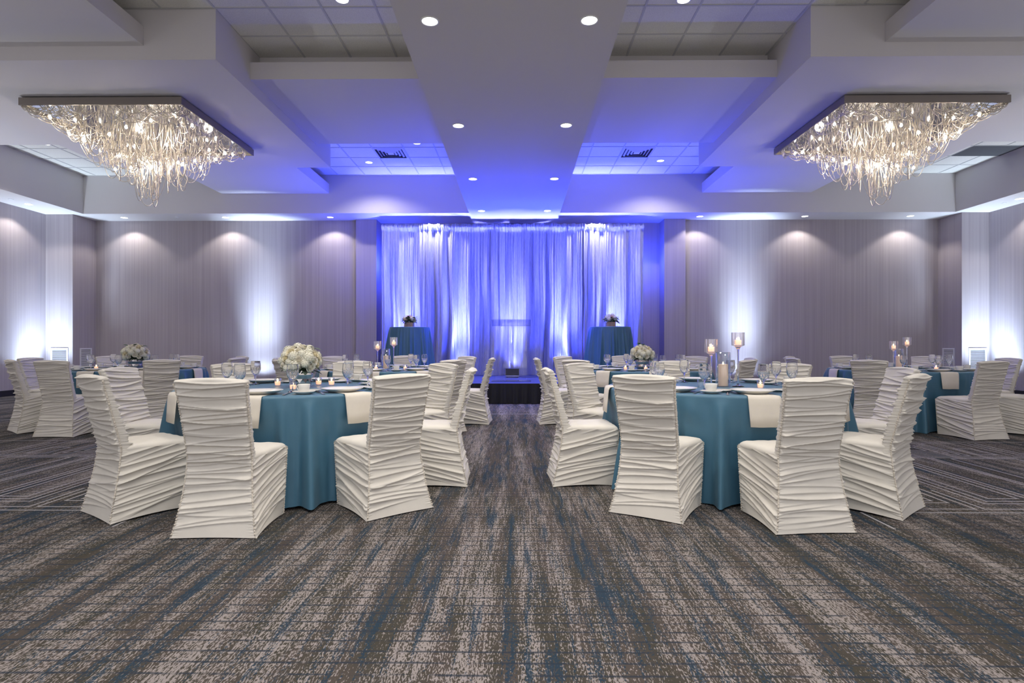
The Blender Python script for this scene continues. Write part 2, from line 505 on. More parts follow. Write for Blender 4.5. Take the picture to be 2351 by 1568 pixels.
for r, y in enumerate((5.235, 7.745, 10.245, 12.705)):
    pw = P_BEAM if r < 3 else 25
    downlight(-0.785, y, Z_BEAM, 'round downlight on left side of centre beam, ' + rows[r], pw, 95 if r < 3 else 70)
    downlight(0.635, y, Z_BEAM, 'round downlight on right side of centre beam, ' + rows[r], pw, 95 if r < 3 else 70)
for k, x in enumerate((-9.20, -6.82, -4.37, -1.95, 1.78, 4.21, 6.63, 9.05)):
    nm = ['above back wall beside the left corner', 'above the glowing column of the left back wall', 'above back wall left of the left pilaster', 'over the left half of the curtain',
          'over the right half of the curtain', 'above back wall right of the right pilaster', 'above the middle of the right back wall', 'above back wall beside the right corner'][k]
    downlight(x, 13.65 if k not in (3, 4) else 13.32, Z_SOF, 'round soffit downlight ' + nm, P_SOF if k not in (3, 4) else 45, 118, blend=0.35, size=0.03)
downlight(-10.33, 12.31, Z_SOF, 'round downlight in side soffit over the left wall', P_SOF, 118, blend=0.35, size=0.03)
downlight(10.19, 12.05, Z_SOF, 'round downlight in side soffit over the right wall', P_SOF, 118, blend=0.35, size=0.03)
downlight(-3.13, 12.33, Z_TILE, 'downlight in blue lit ceiling tiles left of centre beam', P_TILE, 135)
downlight(2.97, 12.28, Z_TILE, 'downlight in blue lit ceiling tiles right of centre beam', P_TILE, 135)
downlight(-1.92, 11.15, Z_TILE, 'downlight peeking out behind cross band left of beam', 60, 100)
downlight(-9.0, 11.12, Z_TILE, 'downlight in tiles beyond the left chandelier', 70, 100)
downlight(-1.95, 6.50, Z_TILE, 'downlight cut by picture top, left of centre beam', P_TILE, 110)
downlight(1.84, 6.54, Z_TILE, 'downlight cut by picture top, right of centre beam', P_TILE, 110)
# the same fittings go on over and behind the camera: only their light is needed
for y in (2.72, 0.2, -2.3):
    for x in (-0.785, 0.635):
        lamp('SPOT', 'downlight_lamp', (x, y, Z_BEAM - 0.02), P_BEAM, WARM, 0.06, math.radians(95), 0.6)
for (x, y) in ((-1.95, 1.8), (1.84, 1.8), (-8.6, 6.5), (8.5, 6.5), (-8.6, 1.8), (8.5, 1.8), (-2.9, 3.9), (2.8, 3.9)):
    lamp('SPOT', 'downlight_lamp', (x, y, Z_TILE - 0.02), P_TILE * 1.3, WARM, 0.08, math.radians(110), 0.6)

# uplights washing the walls
def bar(name, loc, target, power, col, sx, sy, spread):
    l = bpy.data.lights.new(name, 'AREA'); l.shape = 'RECTANGLE'; l.size = sx; l.size_y = sy; l.energy = power; l.color = col; l.spread = math.radians(spread)
    o = bpy.data.objects.new(name, l); o.location = loc
    o.rotation_euler = (Vector(target) - Vector(loc)).to_track_quat('-Z', 'Y').to_euler()
    COL.objects.link(o); return o
COOL = (0.62, 0.78, 1.0)
for x in (-6.11, 5.30):
    for (tz, p) in ((0.55, 0.42), (1.3, 1.35), (2.4, 3.8), (4.5, 7.0)):
        bar('wall_and_fill_uplight', (x, 13.62, 0.06), (x, 14.02, tz), p, COOL, 0.75, 0.05, 30)
    lamp('SPOT', 'wall_and_fill_uplight', (x, 13.72, 0.16), 32, COOL, 0.05, math.radians(120), 0.9, target=(x, 13.60, 4.0))
for (x, y, tx) in ((-10.38, 12.70, -10.60), (10.20, 12.70, 10.42)):
    for (tz, p) in ((0.8, 1.2), (2.0, 4.5), (3.6, 10.0)):
        bar('wall_and_fill_uplight', (x, y, 0.06), (tx, y + 0.45, tz), p, COOL, 0.40, 0.12, 60)
    lamp('SPOT', 'wall_and_fill_uplight', (x, y, 0.16), 85, COOL, 0.05, math.radians(110), 0.9, target=(x * 0.97, y - 0.2, 4.0))
# unseen fill uplights, added along side walls and behind the camera to brighten the ceiling
for (x, y) in ((-10.3, 9.3), (10.1, 9.3), (-10.3, 5.0), (10.1, 5.0), (-10.3, 0.8), (10.1, 0.8), (-5.5, -3.8), (0.0, -3.8), (5.5, -3.8)):
    lamp('SPOT', 'wall_and_fill_uplight', (x, y, 0.16), (1150 if x == 0 else 480) if y < -3 else (230 if y > 6 else (110 if y > 3 else 40)), (0.86, 0.90, 1.0), 0.08, math.radians(125), 0.9, target=(x * 0.9, y, 4.5))
# blue stage wash
BLUE = (0.035, 0.065, 1.0)
BLUEW = (0.17, 0.19, 1.0)
for x in (-2.62, -1.32, -0.12, 1.02, 2.16):
    for (tz, p) in ((0.75, 1.4), (1.6, 6.5), (3.0, 20.0)):
        bar('stage_uplight', (x, 13.20, 0.42), (x, 13.54, tz), p, BLUEW, 0.22, 0.05, 38)
    lamp('SPOT', 'stage_uplight', (x, 13.10, 0.45), 100, BLUE, 0.05, math.radians(100), 0.9, target=(x, 13.50, 2.6))
for x in (-2.6, -0.9, 0.7, 2.4):
    lamp('SPOT', 'stage_uplight', (x, 12.60, 0.5), 300, BLUE, 0.10, math.radians(120), 0.9, target=(x * 1.05, 12.0, 4.5))
for x in (-3.0, 2.95):
    lamp('POINT', 'stage_uplight', (x, 13.95, 3.0), 30, BLUE, 0.10)
lamp('SPOT', 'stage_fill_downwash', (-0.1, 11.0, Z_BEAM - 0.05), 230, BLUE, 0.10, math.radians(100), 0.8, target=(-0.1, 12.2, 0.4))  # added blue lamp under the beam, no fitting there, brightens the deck

# ------------------------------------------------------------------ sprinkler caps, vents, grilles, outlet
q = MB(); q.lathe([(0.045, -0.0005), (0.045, -0.006), (0.03, -0.009), (0.0001, -0.0095)], 20, close_bottom=False, close_top=False)
CAP = q.mesh('cover_plate', M['grille'])
for (x, y, nm) in ((-10.33, 11.88, 'in left side soffit'), (-7.93, 13.6, 'in back soffit left of glowing column'), (-3.22, 13.6, 'in back soffit above left pilaster'),
                   (3.13, 13.6, 'in back soffit above right pilaster'), (10.17, 12.4, 'in right side soffit')):
    o = mesh_obj('smoke_detector', CAP); o.location = (x, y, Z_SOF + 0.0004)
    tag(o, 'small round flush detector disc ' + nm, 'ceiling detector', 'ceiling detectors')

def diffuser(x, y, label):
    e = empty('ceiling_vent', (x, y, Z_TILE)); tag(e, label, 'air vent', 'square ceiling vents')
    q = MB(); h = 0.298
    for k in range(4):
        r0 = h - k * 0.062; r1 = r0 - 0.03; z0 = -0.008 - 0.002 * k; z1 = z0 - 0.022
        v = []
        for (r, z) in ((r0, z0), (r1, z1)):
            v += [(-r, -r, z), (r, -r, z), (r, r, z), (-r, r, z)]
        q.add(v, [(0, 1, 5, 4), (1, 2, 6, 5), (2, 3, 7, 6), (3, 0, 4, 7)])
    q.box(-0.06, 0.06, -0.06, 0.06, -0.03, -0.025)
    q.obj('louvre_rings', M['grille'], e)
    q = MB(); q.box(-0.295, 0.295, -0.295, 0.295, -0.0085, -0.008); q.obj('duct_opening', M['dark'], e)
diffuser(-2.835 + 0.611 * 0.5 + 0.0, 11.695 + 0.0, 'square white ceiling vent in blue lit tiles left of the beam')
diffuser(-2.835 + 0.611 * 8.5 - 0.0 , 11.695, 'square white ceiling vent in blue lit tiles right of the beam')
q = MB(); q.box(8.775, 9.75, 11.40, 12.0, Z_TILE - 0.012, Z_TILE - 0.008)
o = q.obj('return_air_panel', M['darktile']); tag(o, 'dark grey return air panel among ceiling tiles by right fascia', 'vent panel')

def grille(loc, rz, label, wd=0.40, h=0.62):
    e = empty('wall_grille', loc, rz); tag(e, label, 'wall grille', 'white return air grilles')
    q = MB(); fw = 0.035
    q.box(-wd/2, wd/2, -0.012, 0, 0, fw); q.box(-wd/2, wd/2, -0.012, 0, h-fw, h)
    q.box(-wd/2, -wd/2+fw, -0.012, 0, fw, h-fw); q.box(wd/2-fw, wd/2, -0.012, 0, fw, h-fw)
    q.obj('frame', M['grille'], e)
    q = MB()
    nsl = 22
    for k in range(nsl):
        z = fw + (h - 2*fw) * (k + 0.5) / nsl
        x0, x1 = -wd/2 + fw, wd/2 - fw
        q.quad((x0, -0.010, z - 0.009), (x1, -0.010, z - 0.009), (x1, -0.002, z + 0.006), (x0, -0.002, z + 0.006))
    q.obj('louvres', M['grille'], e)
    q = MB(); q.quad((-wd/2+fw, -0.0008, fw), (wd/2-fw, -0.0008, fw), (wd/2-fw, -0.0008, h-fw), (-wd/2+fw, -0.0008, h-fw)); q.obj('back_panel', M['dark'], e)
grille((-10.43, Y_COL - 0.0005, 0.39), 0, 'brightly lit white louvred grille on left column face')
grille((XL_COL + 0.0005, 13.68, 0.39), PI/2, 'shaded white louvred grille on return wall right of left column', 0.38)
grille((10.30, Y_COL - 0.0005, 0.39), 0, 'brightly lit white louvred grille on right column face')
grille((XR_COL - 0.0005, 13.68, 0.39), -PI/2, 'shaded white louvred grille on return wall left of right column', 0.38)

e = empty('wall_outlet', (5.72, Y_WALL - 0.0005, 0.34)); tag(e, 'white wall outlet with a black plug below the bright wall column', 'outlet')
q = MB(); q.box(-0.036, 0.036, -0.008, 0, 0, 0.116); q.obj('cover_plate', M['grille'], e)
q = MB(); q.lathe([(0.016, -0.045), (0.02, -0.04), (0.02, -0.012), (0.014, -0.0085)], 14)
q.v = [(x + 0.03, z, y + 0.045) for (x, y, z) in q.v]
q.tube([(0.03, -0.045, 0.045), (0.045, -0.06, 0.03), (0.055, -0.06, -0.05), (0.05, -0.05, -0.2), (0.02, -0.06, -0.335)], 0.006)
q.obj('plug_and_cord', M['black'], e)

# ------------------------------------------------------------------ chandeliers
def chandelier_parts(seed):
    R = random.Random(seed)
    HX, HY = 1.07, 1.05
    def env(x, y):
        r = max(abs(x) / HX, abs(y) / HY) * 0.55 + 0.45 * math.hypot(x / HX, y / HY)
        return max(0.03, 1.20 * (1 - min(r, 1.0) ** 1.25))
    strands = []
    for i in range(300):
        k = i % 10
        x = R.uniform(-1, 1) * HX * 0.97; y = R.uniform(-1, 1) * HY * 0.97
        a = R.uniform(0, 2 * PI)
        if k == 0:
            L = R.uniform(0.7, 1.3)
        elif k < 7:
            L = R.uniform(0.26, 0.62)
        else:
            L = R.uniform(0.12, 0.30)
        x2 = max(-HX*0.98, min(HX*0.98, x + L * math.cos(a))); y2 = max(-HY*0.98, min(HY*0.98, y + L * math.sin(a)))
        mx, my = (x + x2) / 2, (y + y2) / 2
        d = env(mx, my) * (R.uniform(0.62, 1.0) if k else R.uniform(0.25, 0.6))
        d = max(d, 0.06)
        strands.append(((x, y), (x2, y2), d))
    # a fringe along the frame edges
    for i in range(70):
        s = R.randrange(4); u = R.uniform(-0.95, 0.95); u2 = max(-0.98, min(0.98, u + R.uniform(0.12, 0.4)))
        ins = R.uniform(0.0, 0.25)
        if s == 0: p, q_ = (u*HX, -HY*0.98), (u2*HX, -HY*(0.98 - ins))
        elif s == 1: p, q_ = (u*HX, HY*0.98), (u2*HX, HY*(0.98 - ins))
        elif s == 2: p, q_ = (-HX*0.98, u*HY), (-HX*(0.98 - ins), u2*HY)
        else: p, q_ = (HX*0.98, u*HY), (HX*(0.98 - ins), u2*HY)
        mx, my = (p[0]+q_[0])/2, (p[1]+q_[1])/2
        strands.append((p, q_, max(0.10, env(mx, my) * R.uniform(0.8, 1.5))))
    def strand_into(mb, s):
        (p, q_, d) = s
        L = 2 * d + 0.5 * math.hypot(p[0]-q_[0], p[1]-q_[1])
        n = max(14, min(64, int(L / 0.032)))
        pts, rad = [], []
        for k in range(n + 1):
            tt = k / n
            # denser sampling along the arms
            u = 0.5 - 0.5 * math.cos(PI * tt) if d > 0.5 else tt
            z = -0.003 - d * (1 - abs(2*u - 1) ** 2.2)
            pts.append((p[0] + (q_[0]-p[0])*u, p[1] + (q_[1]-p[1])*u, z))
            rad.append(0.0064 if k % 2 else 0.0036)
        mb.tube(pts, rad, 4)
    strands.sort(key=lambda s: s[0][1] + s[1][1] - 0.8 * s[2])       # the near ones first: they show largest
    singles = []
    for s in strands[:90]:
        mb = MB(); strand_into(mb, s); singles.append(mb.mesh('bead_strand', M['bead']))
    mb = MB()
    for s in strands[90:]:
        strand_into(mb, s)
    rest = mb.mesh('bead_strands', M['bead'])
    bulbs = []
    for gx in range(6):
        for gy in range(6):
            x = (-0.85 + gx * 0.34) + R.uniform(-0.09, 0.09); y = (-0.80 + gy * 0.32) + R.uniform(-0.08, 0.08)
            bulbs.append((x, y, -min(max(0.06, env(x, y) * R.uniform(0.45, 0.75)), 0.62)))
    return singles, rest, bulbs
SING, REST, BULBS = chandelier_parts(11)
fr = MB()
for (x0, x1, y0, y1) in ((-1.07, 1.07, -1.05, -1.03), (-1.07, 1.07, 1.03, 1.05), (-1.07, -1.05, -1.03, 1.03), (1.05, 1.07, -1.03, 1.03)):
    fr.box(x0, x1, y0, y1, 0, 0.098)
FRAME = fr.mesh('frame', M['frame'])
q = MB(); q.box(-1.05, 1.05, -1.03, 1.03, 0.03, 0.04); PANEL = q.mesh('mirror_panel', M['mirror_panel'])
q = MB(); q.lathe([(0.0001, -0.024), (0.012, -0.020), (0.018, -0.008), (0.018, 0.003), (0.011, 0.018), (0.006, 0.026)], 12); BULB = q.mesh('bulb', M['bulb'])
def chandelier(x, y, mirror, label):
    e = empty('chandelier', (x, y, 4.222)); tag(e, label, 'chandelier', 'bead chain chandeliers')
    mesh_obj('frame', FRAME, e); mesh_obj('mirror_panel', PANEL, e)
    s = (-1 if mirror else 1, 1, 1)
    for me in SING:
        o = mesh_obj('bead_strand', me, e); o.scale = s
    o = mesh_obj('bead_strands', REST, e); o.scale = s; o['kind'] = 'stuff'
    for (bx, by, bz) in BULBS:
        o = mesh_obj('bulb', BULB, e); o.location = (s[0] * bx, by, bz)
    q = MB()
    for (cx, cy) in ((-0.8, -0.8), (0.8, -0.8), (0.8, 0.8), (-0.8, 0.8)):
        q.box(cx-0.02, cx+0.02, cy-0.02, cy+0.02, 0.0401, Z_PLATE - 4.222 - 0.0005)
    q.obj('mounting_bracket', M['frame'], e)
    for (lx, ly, lz) in ((-0.6, -0.55, -0.24), (0.6, -0.55, -0.24), (0.0, 0.0, -0.45), (-0.55, 0.6, -0.24), (0.55, 0.6, -0.24)):
        lamp('POINT', 'chandelier_lamp', (x + lx, y + ly, 4.222 + lz), 5.5, (1.0, 0.87, 0.72), 0.06)
chandelier(-5.45, 8.66, False, 'square bead chain chandelier hanging above left side of room')
chandelier(5.295, 8.70, True, 'square bead chain chandelier hanging above right side of room')

# ------------------------------------------------------------------ stage, curtain, lectern
e = empty('stage', (0, 0, 0)); tag(e, 'low stage platform with black pleated skirt below the blue curtain', 'stage')
SX0, SX1, SY0, SY1, SZ = -3.2, 3.05, 10.82, 13.80, 0.375
q = MB(); q.box(SX0, SX1, SY0, SY1, SZ - 0.03, SZ); q.obj('deck', M['stagetop'], e)
NX = 900; xs = np.linspace(SX0, SX1, NX); rows_ = 14
rs = np.random.RandomState(3)
ph = rs.rand(8) * 6.28
fold = 0.020*np.sin(xs*2*PI/0.17 + 2.0*np.sin(xs*2.1 + ph[0]) + ph[1]) + 0.012*np.sin(xs*2*PI/0.083 + 1.5*np.sin(xs*3.7 + ph[2]))
V = np.zeros((rows_, NX, 3))
for i in range(rows_):
    tt = i / (rows_ - 1)
    V[i, :, 0] = xs + 0.015*tt*np.sin(xs*9 + ph[3])
    V[i, :, 1] = SY0 - 0.012 - (0.25 + 0.75*tt) * (fold + 0.032) * 0.8
    V[i, :, 2] = (SZ - 0.004) * (1 - tt) + 0.006 * tt + 0.006 * tt * np.sin(xs*11)**2
mesh_obj('skirt', grid_mesh('skirt', V, M['skirt']), e)
q = MB(); q.box(SX0, SX1, SY0 - 0.002, SY0 - 0.0005, SZ - 0.07, SZ - 0.001); q.box(SX0, SX0 + 0.02, SY0, SY1, 0.01, SZ - 0.031); q.box(SX1 - 0.02, SX1, SY0, SY1, 0.01, SZ - 0.031)
q.obj('edge_band', M['skirt'], e)

CX0, CX1, CYY, CZ0, CZ1 = -3.14, 2.89, 13.56, SZ + 0.006, 3.865
e = empty('stage_curtain', (0, CYY, SZ)); tag(e, 'floor length gathered white curtain glowing blue behind the stage', 'curtain')
edges = [CX0, -2.15, -1.14, -0.17, 0.82, 1.47, CX1]
for k in range(6):
    x0, x1 = edges[k], edges[k+1]
    rs = np.random.RandomState(40 + k)
    nx = int((x1 - x0) / 0.006); s = np.linspace(0, 1, nx); X = x0 + (x1 - x0) * s
    nz = 72; V = np.zeros((nz, nx, 3))
    pp = rs.rand(12) * 6.28
    for i in range(nz):
        tt = i / (nz - 1)                           # 0 bottom .. 1 top
        Zz = (CZ0 - SZ) + (CZ1 - CZ0) * tt
        low = 1 - tt
        wv = 0.06 * np.sin(2.2*Zz + pp[0]) * low
        big = 0.080*np.sin(2*PI*(X + wv)/0.41 + 1.6*np.sin(X*4 + pp[1]) + pp[2]) + 0.040*np.sin(2*PI*(X + 0.7*wv)/0.19 + 1.3*np.sin(X*7 + pp[3]) + pp[4])
        fine = 0.010*np.sin(2*PI*X/0.061 + 2.2*np.sin(X*11 + pp[5]) + 0.6*np.sin(3*Zz)) + 0.004*np.sin(2*PI*X/0.031 + 2*np.sin(X*17 + pp[6]))
        amp = 0.35 + 0.65 * min(1, (1 - tt) * 2.2)
        yv_ = -(big * amp + fine * (0.5 + 0.9 * tt))
        if tt > 0.962:                              # rod pocket and ruffled heading
            yv_ = -(0.018*np.sin(2*PI*X/0.058 + 2.5*np.sin(X*13 + pp[7]) + 9*tt) + 0.014*np.sin(2*PI*X/0.11 + pp[8])) - 0.05*math.sin((tt - 0.962)/0.038*PI) - 0.03
        V[i, :, 0] = X + 0.012*low*np.sin(X*7 + pp[9])
        V[i, :, 1] = yv_
        V[i, :, 2] = Zz + (0.010*np.sin(X*31 + pp[10])*(1 if i == nz-1 else 0))
    mesh_obj('curtain_panel', grid_mesh('curtain_panel', V, M['curtain']), e)
q = MB(); q.tube([(CX0 - 0.02, 0.11, 3.33), (CX1 + 0.02, 0.11, 3.33)], 0.02, 10)
for x in (CX0, -0.15, CX1):
    q.tube([(x, 0.13, 0.0), (x, 0.13, 3.33)], 0.022, 10); q.box(x - 0.1, x + 0.1, 0.09, 0.2, 0.0, 0.012)
q.obj('drape_stand', M['pipe'], e)

e = empty('lectern', (-0.13, 11.42, SZ)); tag(e, 'clear acrylic lectern standing at the front of the stage', 'lectern')
q = MB(); q.box(-0.385, 0.385, -0.14, 0.20, 0, 0.016); q.obj('base_plate', M['acrylic'], e)
for sx in (-1, 1):
    q = MB(); q.box(sx*0.285 - 0.022, sx*0.285 + 0.022, -0.05, 0.0, 0.0165, 1.12); q.obj('post', M['acrylic'], e)
q = MB()
NXc = 24; top = []
for k in range(NXc + 1):
    x = -0.26 + 0.52 * k / NXc; top.append((x, 1.075 + 0.07 * (1 - (x/0.26)**2)))
v = []; f = []
for (yf) in (-0.030, -0.018):
    for (x, z) in top: v.append((x, yf, 0.0165))
    for (x, z) in top: v.append((x, yf, z))
n1 = NXc + 1
for o_ in (0, 2*n1):
    for k in range(NXc): f.append((o_+k, o_+k+1, o_+n1+k+1, o_+n1+k))
for k in range(NXc): f.append((n1+k, n1+k+1, 3*n1+k+1, 3*n1+k))
q.add(v, f); q.obj('front_panel', M['acrylic'], e)
q = MB()
def tilt_box(x0, x1, ya, yb, za, zb, th):
    v = [(x0, ya, za), (x1, ya, za), (x1, yb, zb), (x0, yb, zb), (x0, ya, za+th), (x1, ya, za+th), (x1, yb, zb+th), (x0, yb, zb+th)]
    q.add(v, [(0,3,2,1),(4,5,6,7),(0,1,5,4),(1,2,6,5),(2,3,7,6),(3,0,4,7)])
tilt_box(-0.38, 0.38, -0.17, 0.26, 1.19, 1.075, 0.014); q.obj('reading_shelf', M['acrylic'], e)
q = MB(); q.box(-0.345, 0.345, -0.04, 0.24, 1.04, 1.05); q.obj('under_shelf', M['acrylic'], e)

e = empty('stage_light', (-0.12, 12.82, SZ)); tag(e, 'black box floor light with glossy face below the curtain behind the lectern', 'floor light')
q = MB(); q.box(-0.145, 0.145, -0.06, 0.10, 0.012, 0.19); q.obj('housing', M['black'], e)
q = MB(); q.box(-0.132, 0.132, -0.064, -0.0605, 0.06, 0.18); q.obj('glass_face', M['blackglass'], e)
q = MB(); q.box(-0.145, 0.145, -0.064, -0.0605, 0.022, 0.045); q.obj('bracket', M['steel'], e)
q = MB(); q.tube([(0.145, 0.02, 0.02), (0.25, 0.0, 0.008), (0.4, 0.06, 0.007), (0.7, 0.16, 0.007)], 0.006); q.obj('cord', M['black'], e)
q = MB()
for sx in (-1, 1): q.box(sx*0.11-0.015, sx*0.11+0.015, -0.04, 0.08, 0, 0.0125)
q.obj('foot', M['black'], e)

# ------------------------------------------------------------------ tablecloths
def drape(name, R, H, nf, amp, flare, seed, n=288, zmin=0.012, phase=0.0, push=0.0):
    rs = np.random.RandomState(seed); ph = rs.rand(6) * 6.28
    a = np.arange(n) * 2 * PI / n
    f = (2*((1 + np.cos(nf * (a - phase)))/2)**1.6 - 1) * (0.85 + 0.15*np.sin(3*a + ph[0]))
    wv = (3*nf + 5) * a + ph[2] + 1.1*np.sin(3*a + ph[4]) + 0.7*np.sin(7*a + ph[5])
    g = (np.cos(wv) + 0.35*np.cos(2*wv + 0.8)) * (0.06 + 0.94*((1 + np.cos(nf*(a-phase)))/2)**1.3)
    sm = (1 - ((1 + np.cos(nf*(a-phase)))/2)**3) * push
    rows = []
    for r in (0.0001, R*0.35, R*0.7, R*0.9, R*0.975):
        rows.append((r * np.ones(n), H * np.ones(n)))
    for k in range(1, 6):
        th = k / 5 * PI / 2
        rows.append((R*0.975 + 0.025*R*math.sin(th) * (1 + 0*a), (H - 0.022 * (1 - math.cos(th))) * np.ones(n)))
    for k in range(1, 26):
        tt = k / 25
        z = (H - 0.022) * (1 - tt) + zmin * tt
        r = R + flare * tt + amp * (tt ** 0.75) * f * 0.55 + amp * 0.62 * (tt ** 0.6) * g - sm * max(0.0, min(1.0, (tt - 0.10) / 0.28))
        rows.append((r, z * np.ones(n) + (0.010 * tt * np.cos(5*a + ph[3]))))
    V = np.zeros((len(rows), n, 3))
    for i, (r, z) in enumerate(rows):
        V[i, :, 0] = r * np.cos(a); V[i, :, 1] = r * np.sin(a); V[i, :, 2] = z
    return grid_mesh(name, V[::-1].copy(), M['cloth'], wrap_u=True)
TH = 0.75
CLOTH = drape('tablecloth', 0.918, TH, 8, 0.10, 0.060, 5, phase=PI/8, n=384, push=0.04)
q = MB(); q.lathe([(0.0001, TH - 0.045), (0.90, TH - 0.045), (0.905, TH - 0.035), (0.90, TH - 0.012), (0.0001, TH - 0.012)], 48); TOP = q.mesh('tabletop', M['wood'])
HI = drape('tablecloth', 0.415, 1.072, 11, 0.075, 0.085, 9, zmin=0.02)

# ------------------------------------------------------------------ chairs
def ridge_fn(seed, z0, z1, spacing, slope, amp):
    R = random.Random(seed); L = []; z = z0
    while z < z1:
        z += R.uniform(0.55, 1.45) * spacing
        full = R.random() < 0.6
        L.append((z, slope + R.uniform(-0.020, 0.020), R.uniform(-0.016, 0.010), amp * R.uniform(0.40, 1.25), spacing * R.uniform(0.17, 0.34),
                  0 if full else R.choice((-1, 1)), R.uniform(0.5, 1.3)))
    def fn(u, zz):
        d = np.zeros_like(zz)
        for (zc, sl, sg, a, w_, side, reach) in L:
            e_ = 1.0 if side == 0 else np.clip(1.15 - np.abs(u - side) / (2 * reach), 0, 1) ** 0.8
            x = (zz - (zc + sl * u + sg * (1 - u * u))) / w_
            x = np.where(x < 0, x * 1.7, x * 0.75)          # sharp underside, soft shoulder
            d += a * e_ * np.exp(-np.abs(x) ** 1.4)
        return d
    return fn

def chair_meshes(seed):
    A = 0.0150
    # --- backrest: rounded slab from the waist to the crest
    nu, nr, nc = 60, 150, 7
    zb0, zb1 = 0.400, 0.884
    rf, rb = ridge_fn(seed + 1, zb0, zb1, 0.026, 0.0, A), ridge_fn(seed + 2, zb0, zb1, 0.025, 0.006, A)
    per = []                                   # perimeter: (u, side) side -1 back, +1 front, with corner arcs
    us = np.linspace(-0.94, 0.94, nu)
    for u in us: per.append((u, -1.0))
    for k in range(1, nc):
        th = -PI/2 + PI * k / nc; per.append((0.94 + 0.06*math.cos(th), math.sin(th)))
    for u in us[::-1]: per.append((u, 1.0))
    for k in range(1, nc):
        th = PI/2 + PI * k / nc; per.append((-0.94 + 0.06*math.cos(th)*1.0, math.sin(th)))
    U = np.array([p[0] for p in per]); S = np.array([p[1] for p in per])
    V = np.zeros((nr + 6, len(per), 3))
    for i in range(nr + 6):
        tt = min(1.0, i / (nr - 1))
        z = zb0 + (zb1 - zb0) * tt
        hw = 0.186 + 0.014 * tt ** 1.3 + 0.008 * max(0, tt - 0.88) / 0.12 + 0.008 * max(0, 0.10 - tt) / 0.10
        th = 0.034 - 0.012 * tt
        yc = -0.165 - 0.125 * tt ** 1.10
        cap = 1.0; dz = 0.0
        if i >= nr - 1:
            c = (i - (nr - 1)) / 6.0; cap = math.cos(c * PI / 2 * 0.97); dz = 0.014 * math.sin(c * PI / 2)
        crest = 0.014 * (1 - U ** 2) * tt
        zz = z + dz + crest
        fade = np.clip((1 - np.abs(U)) / 0.06, 0.25, 1.0)
        ed = np.exp(-((1 - np.abs(U)) / 0.10) ** 2)
        gath = 0.0022 * ed * (np.sin(zz * 430 + 3*np.sin(zz*61)) + 0.6*np.sin(zz * 257))
        dsp = np.where(S > 0, rf(U, zz), rb(U, zz)) * fade * (1 if i < nr else 0.6) + gath
        V[i, :, 0] = U * (hw + 0.25*gath)
        V[i, :, 1] = yc + S * cap * (th + dsp) - 0.020 * (1 - U ** 2) * tt
        V[i, :, 2] = zz + (0.002*np.sin(zz*300)*0)
    back = grid_mesh('backrest', V, M['cover'], wrap_u=True, caps=('top', 'bottom'))
    # --- skirt: four panels, pulled out at the feet
    n1, nz = 52, 120
    zs = np.linspace(0.0, 0.435, nz)
    fb = ridge_fn(seed + 3, 0.03, 0.44, 0.029, 0.012, A*0.9); fr_ = ridge_fn(seed + 4, 0.02, 0.44, 0.029, 0.050, A*0.95)
    fl_ = ridge_fn(seed + 5, 0.02, 0.44, 0.029, -0.050, A*0.95); ff = ridge_fn(seed + 6, 0.02, 0.44, 0.036, 0.0, A*0.8)
    V = np.zeros((nz, 4 * n1, 3))
    uu = np.linspace(-1, 1, n1, endpoint=False)
    for i, z in enumerate(zs):
        t_ = z / 0.435
        wb = 0.238 - 0.052 * math.sin(t_ * PI / 2) ** 0.9 + 0.006*max(0, 1 - t_/0.08)
        wf = 0.210 + 0.016 * t_
        yb = -0.280 + 0.082 * (0.45 * t_ + 0.55 * math.sin(t_ * PI / 2))
        yf = 0.212 + 0.020 * t_
        ins = 0.014 * (1 - t_) ** 0.6 * (t_ * 1.0 + 0.45)
        c = [(-wb, yb), (wb, yb), (wf, yf), (-wf, yf)]
        nrm = [(0, -1), (1, 0), (0, 1), (-1, 0)]; fns = [fb, fr_, ff, fl_]
        for s_ in range(4):
            p, q_ = c[s_], c[(s_ + 1) % 4]
            zz = z + 0 * uu
            ed = np.exp(-((1 - np.abs(uu)) / 0.10) ** 2)
            gath = 0.0022 * ed * (np.sin(z * 430 + s_) + 0.6*np.sin(z * 257 + 2*s_))
            fade = np.clip((1 - np.abs(uu)) / 0.05, 0.2, 1.0) * min(1, z / 0.05)
            k_ = ins if s_ else ins * 0.75
            d = fns[s_](uu, zz) * fade + gath - k_ * (1 - uu ** 2)
            tx = (uu + 1) / 2
            V[i, s_*n1:(s_+1)*n1, 0] = p[0] + (q_[0]-p[0])*tx + nrm[s_][0]*d
            V[i, s_*n1:(s_+1)*n1, 1] = p[1] + (q_[1]-p[1])*tx + nrm[s_][1]*d
            V[i, s_*n1:(s_+1)*n1, 2] = z + 0.004 + (0.009 * (1 - uu**2) ** 1.2 * (1 - t_) ** 3 if s_ != 0 else 0.004 * (1 - uu**2) * (1 - t_) ** 3)
    skirt = grid_mesh('skirt', V, M['cover'], wrap_u=True)
    # --- seat cushion
    n2 = 40; rings = []
    prm = []
    for s_ in range(4):
        for k in range(n2):
            prm.append((s_, -1 + 2 * k / n2))
    def ring(ins, z, rad):
        c = [(-0.184 + ins, -0.194 + ins), (0.184 - ins, -0.194 + ins), (0.226 - ins, 0.232 - ins), (-0.226 + ins, 0.232 - ins)]
        out = []
        for (s_, u) in prm:
            p, q_ = c[s_], c[(s_+1) % 4]; tx = (u + 1)/2
            x = p[0] + (q_[0]-p[0])*tx; y = p[1] + (q_[1]-p[1])*tx
            cx_, cy_ = 0.0, 0.01
            ed = max(0.0, (abs(u) - 0.80) / 0.20)
            k_ = 1 - rad * ed ** 2
            out.append((cx_ + (x-cx_)*k_, cy_ + (y-cy_)*k_, z))
        return out
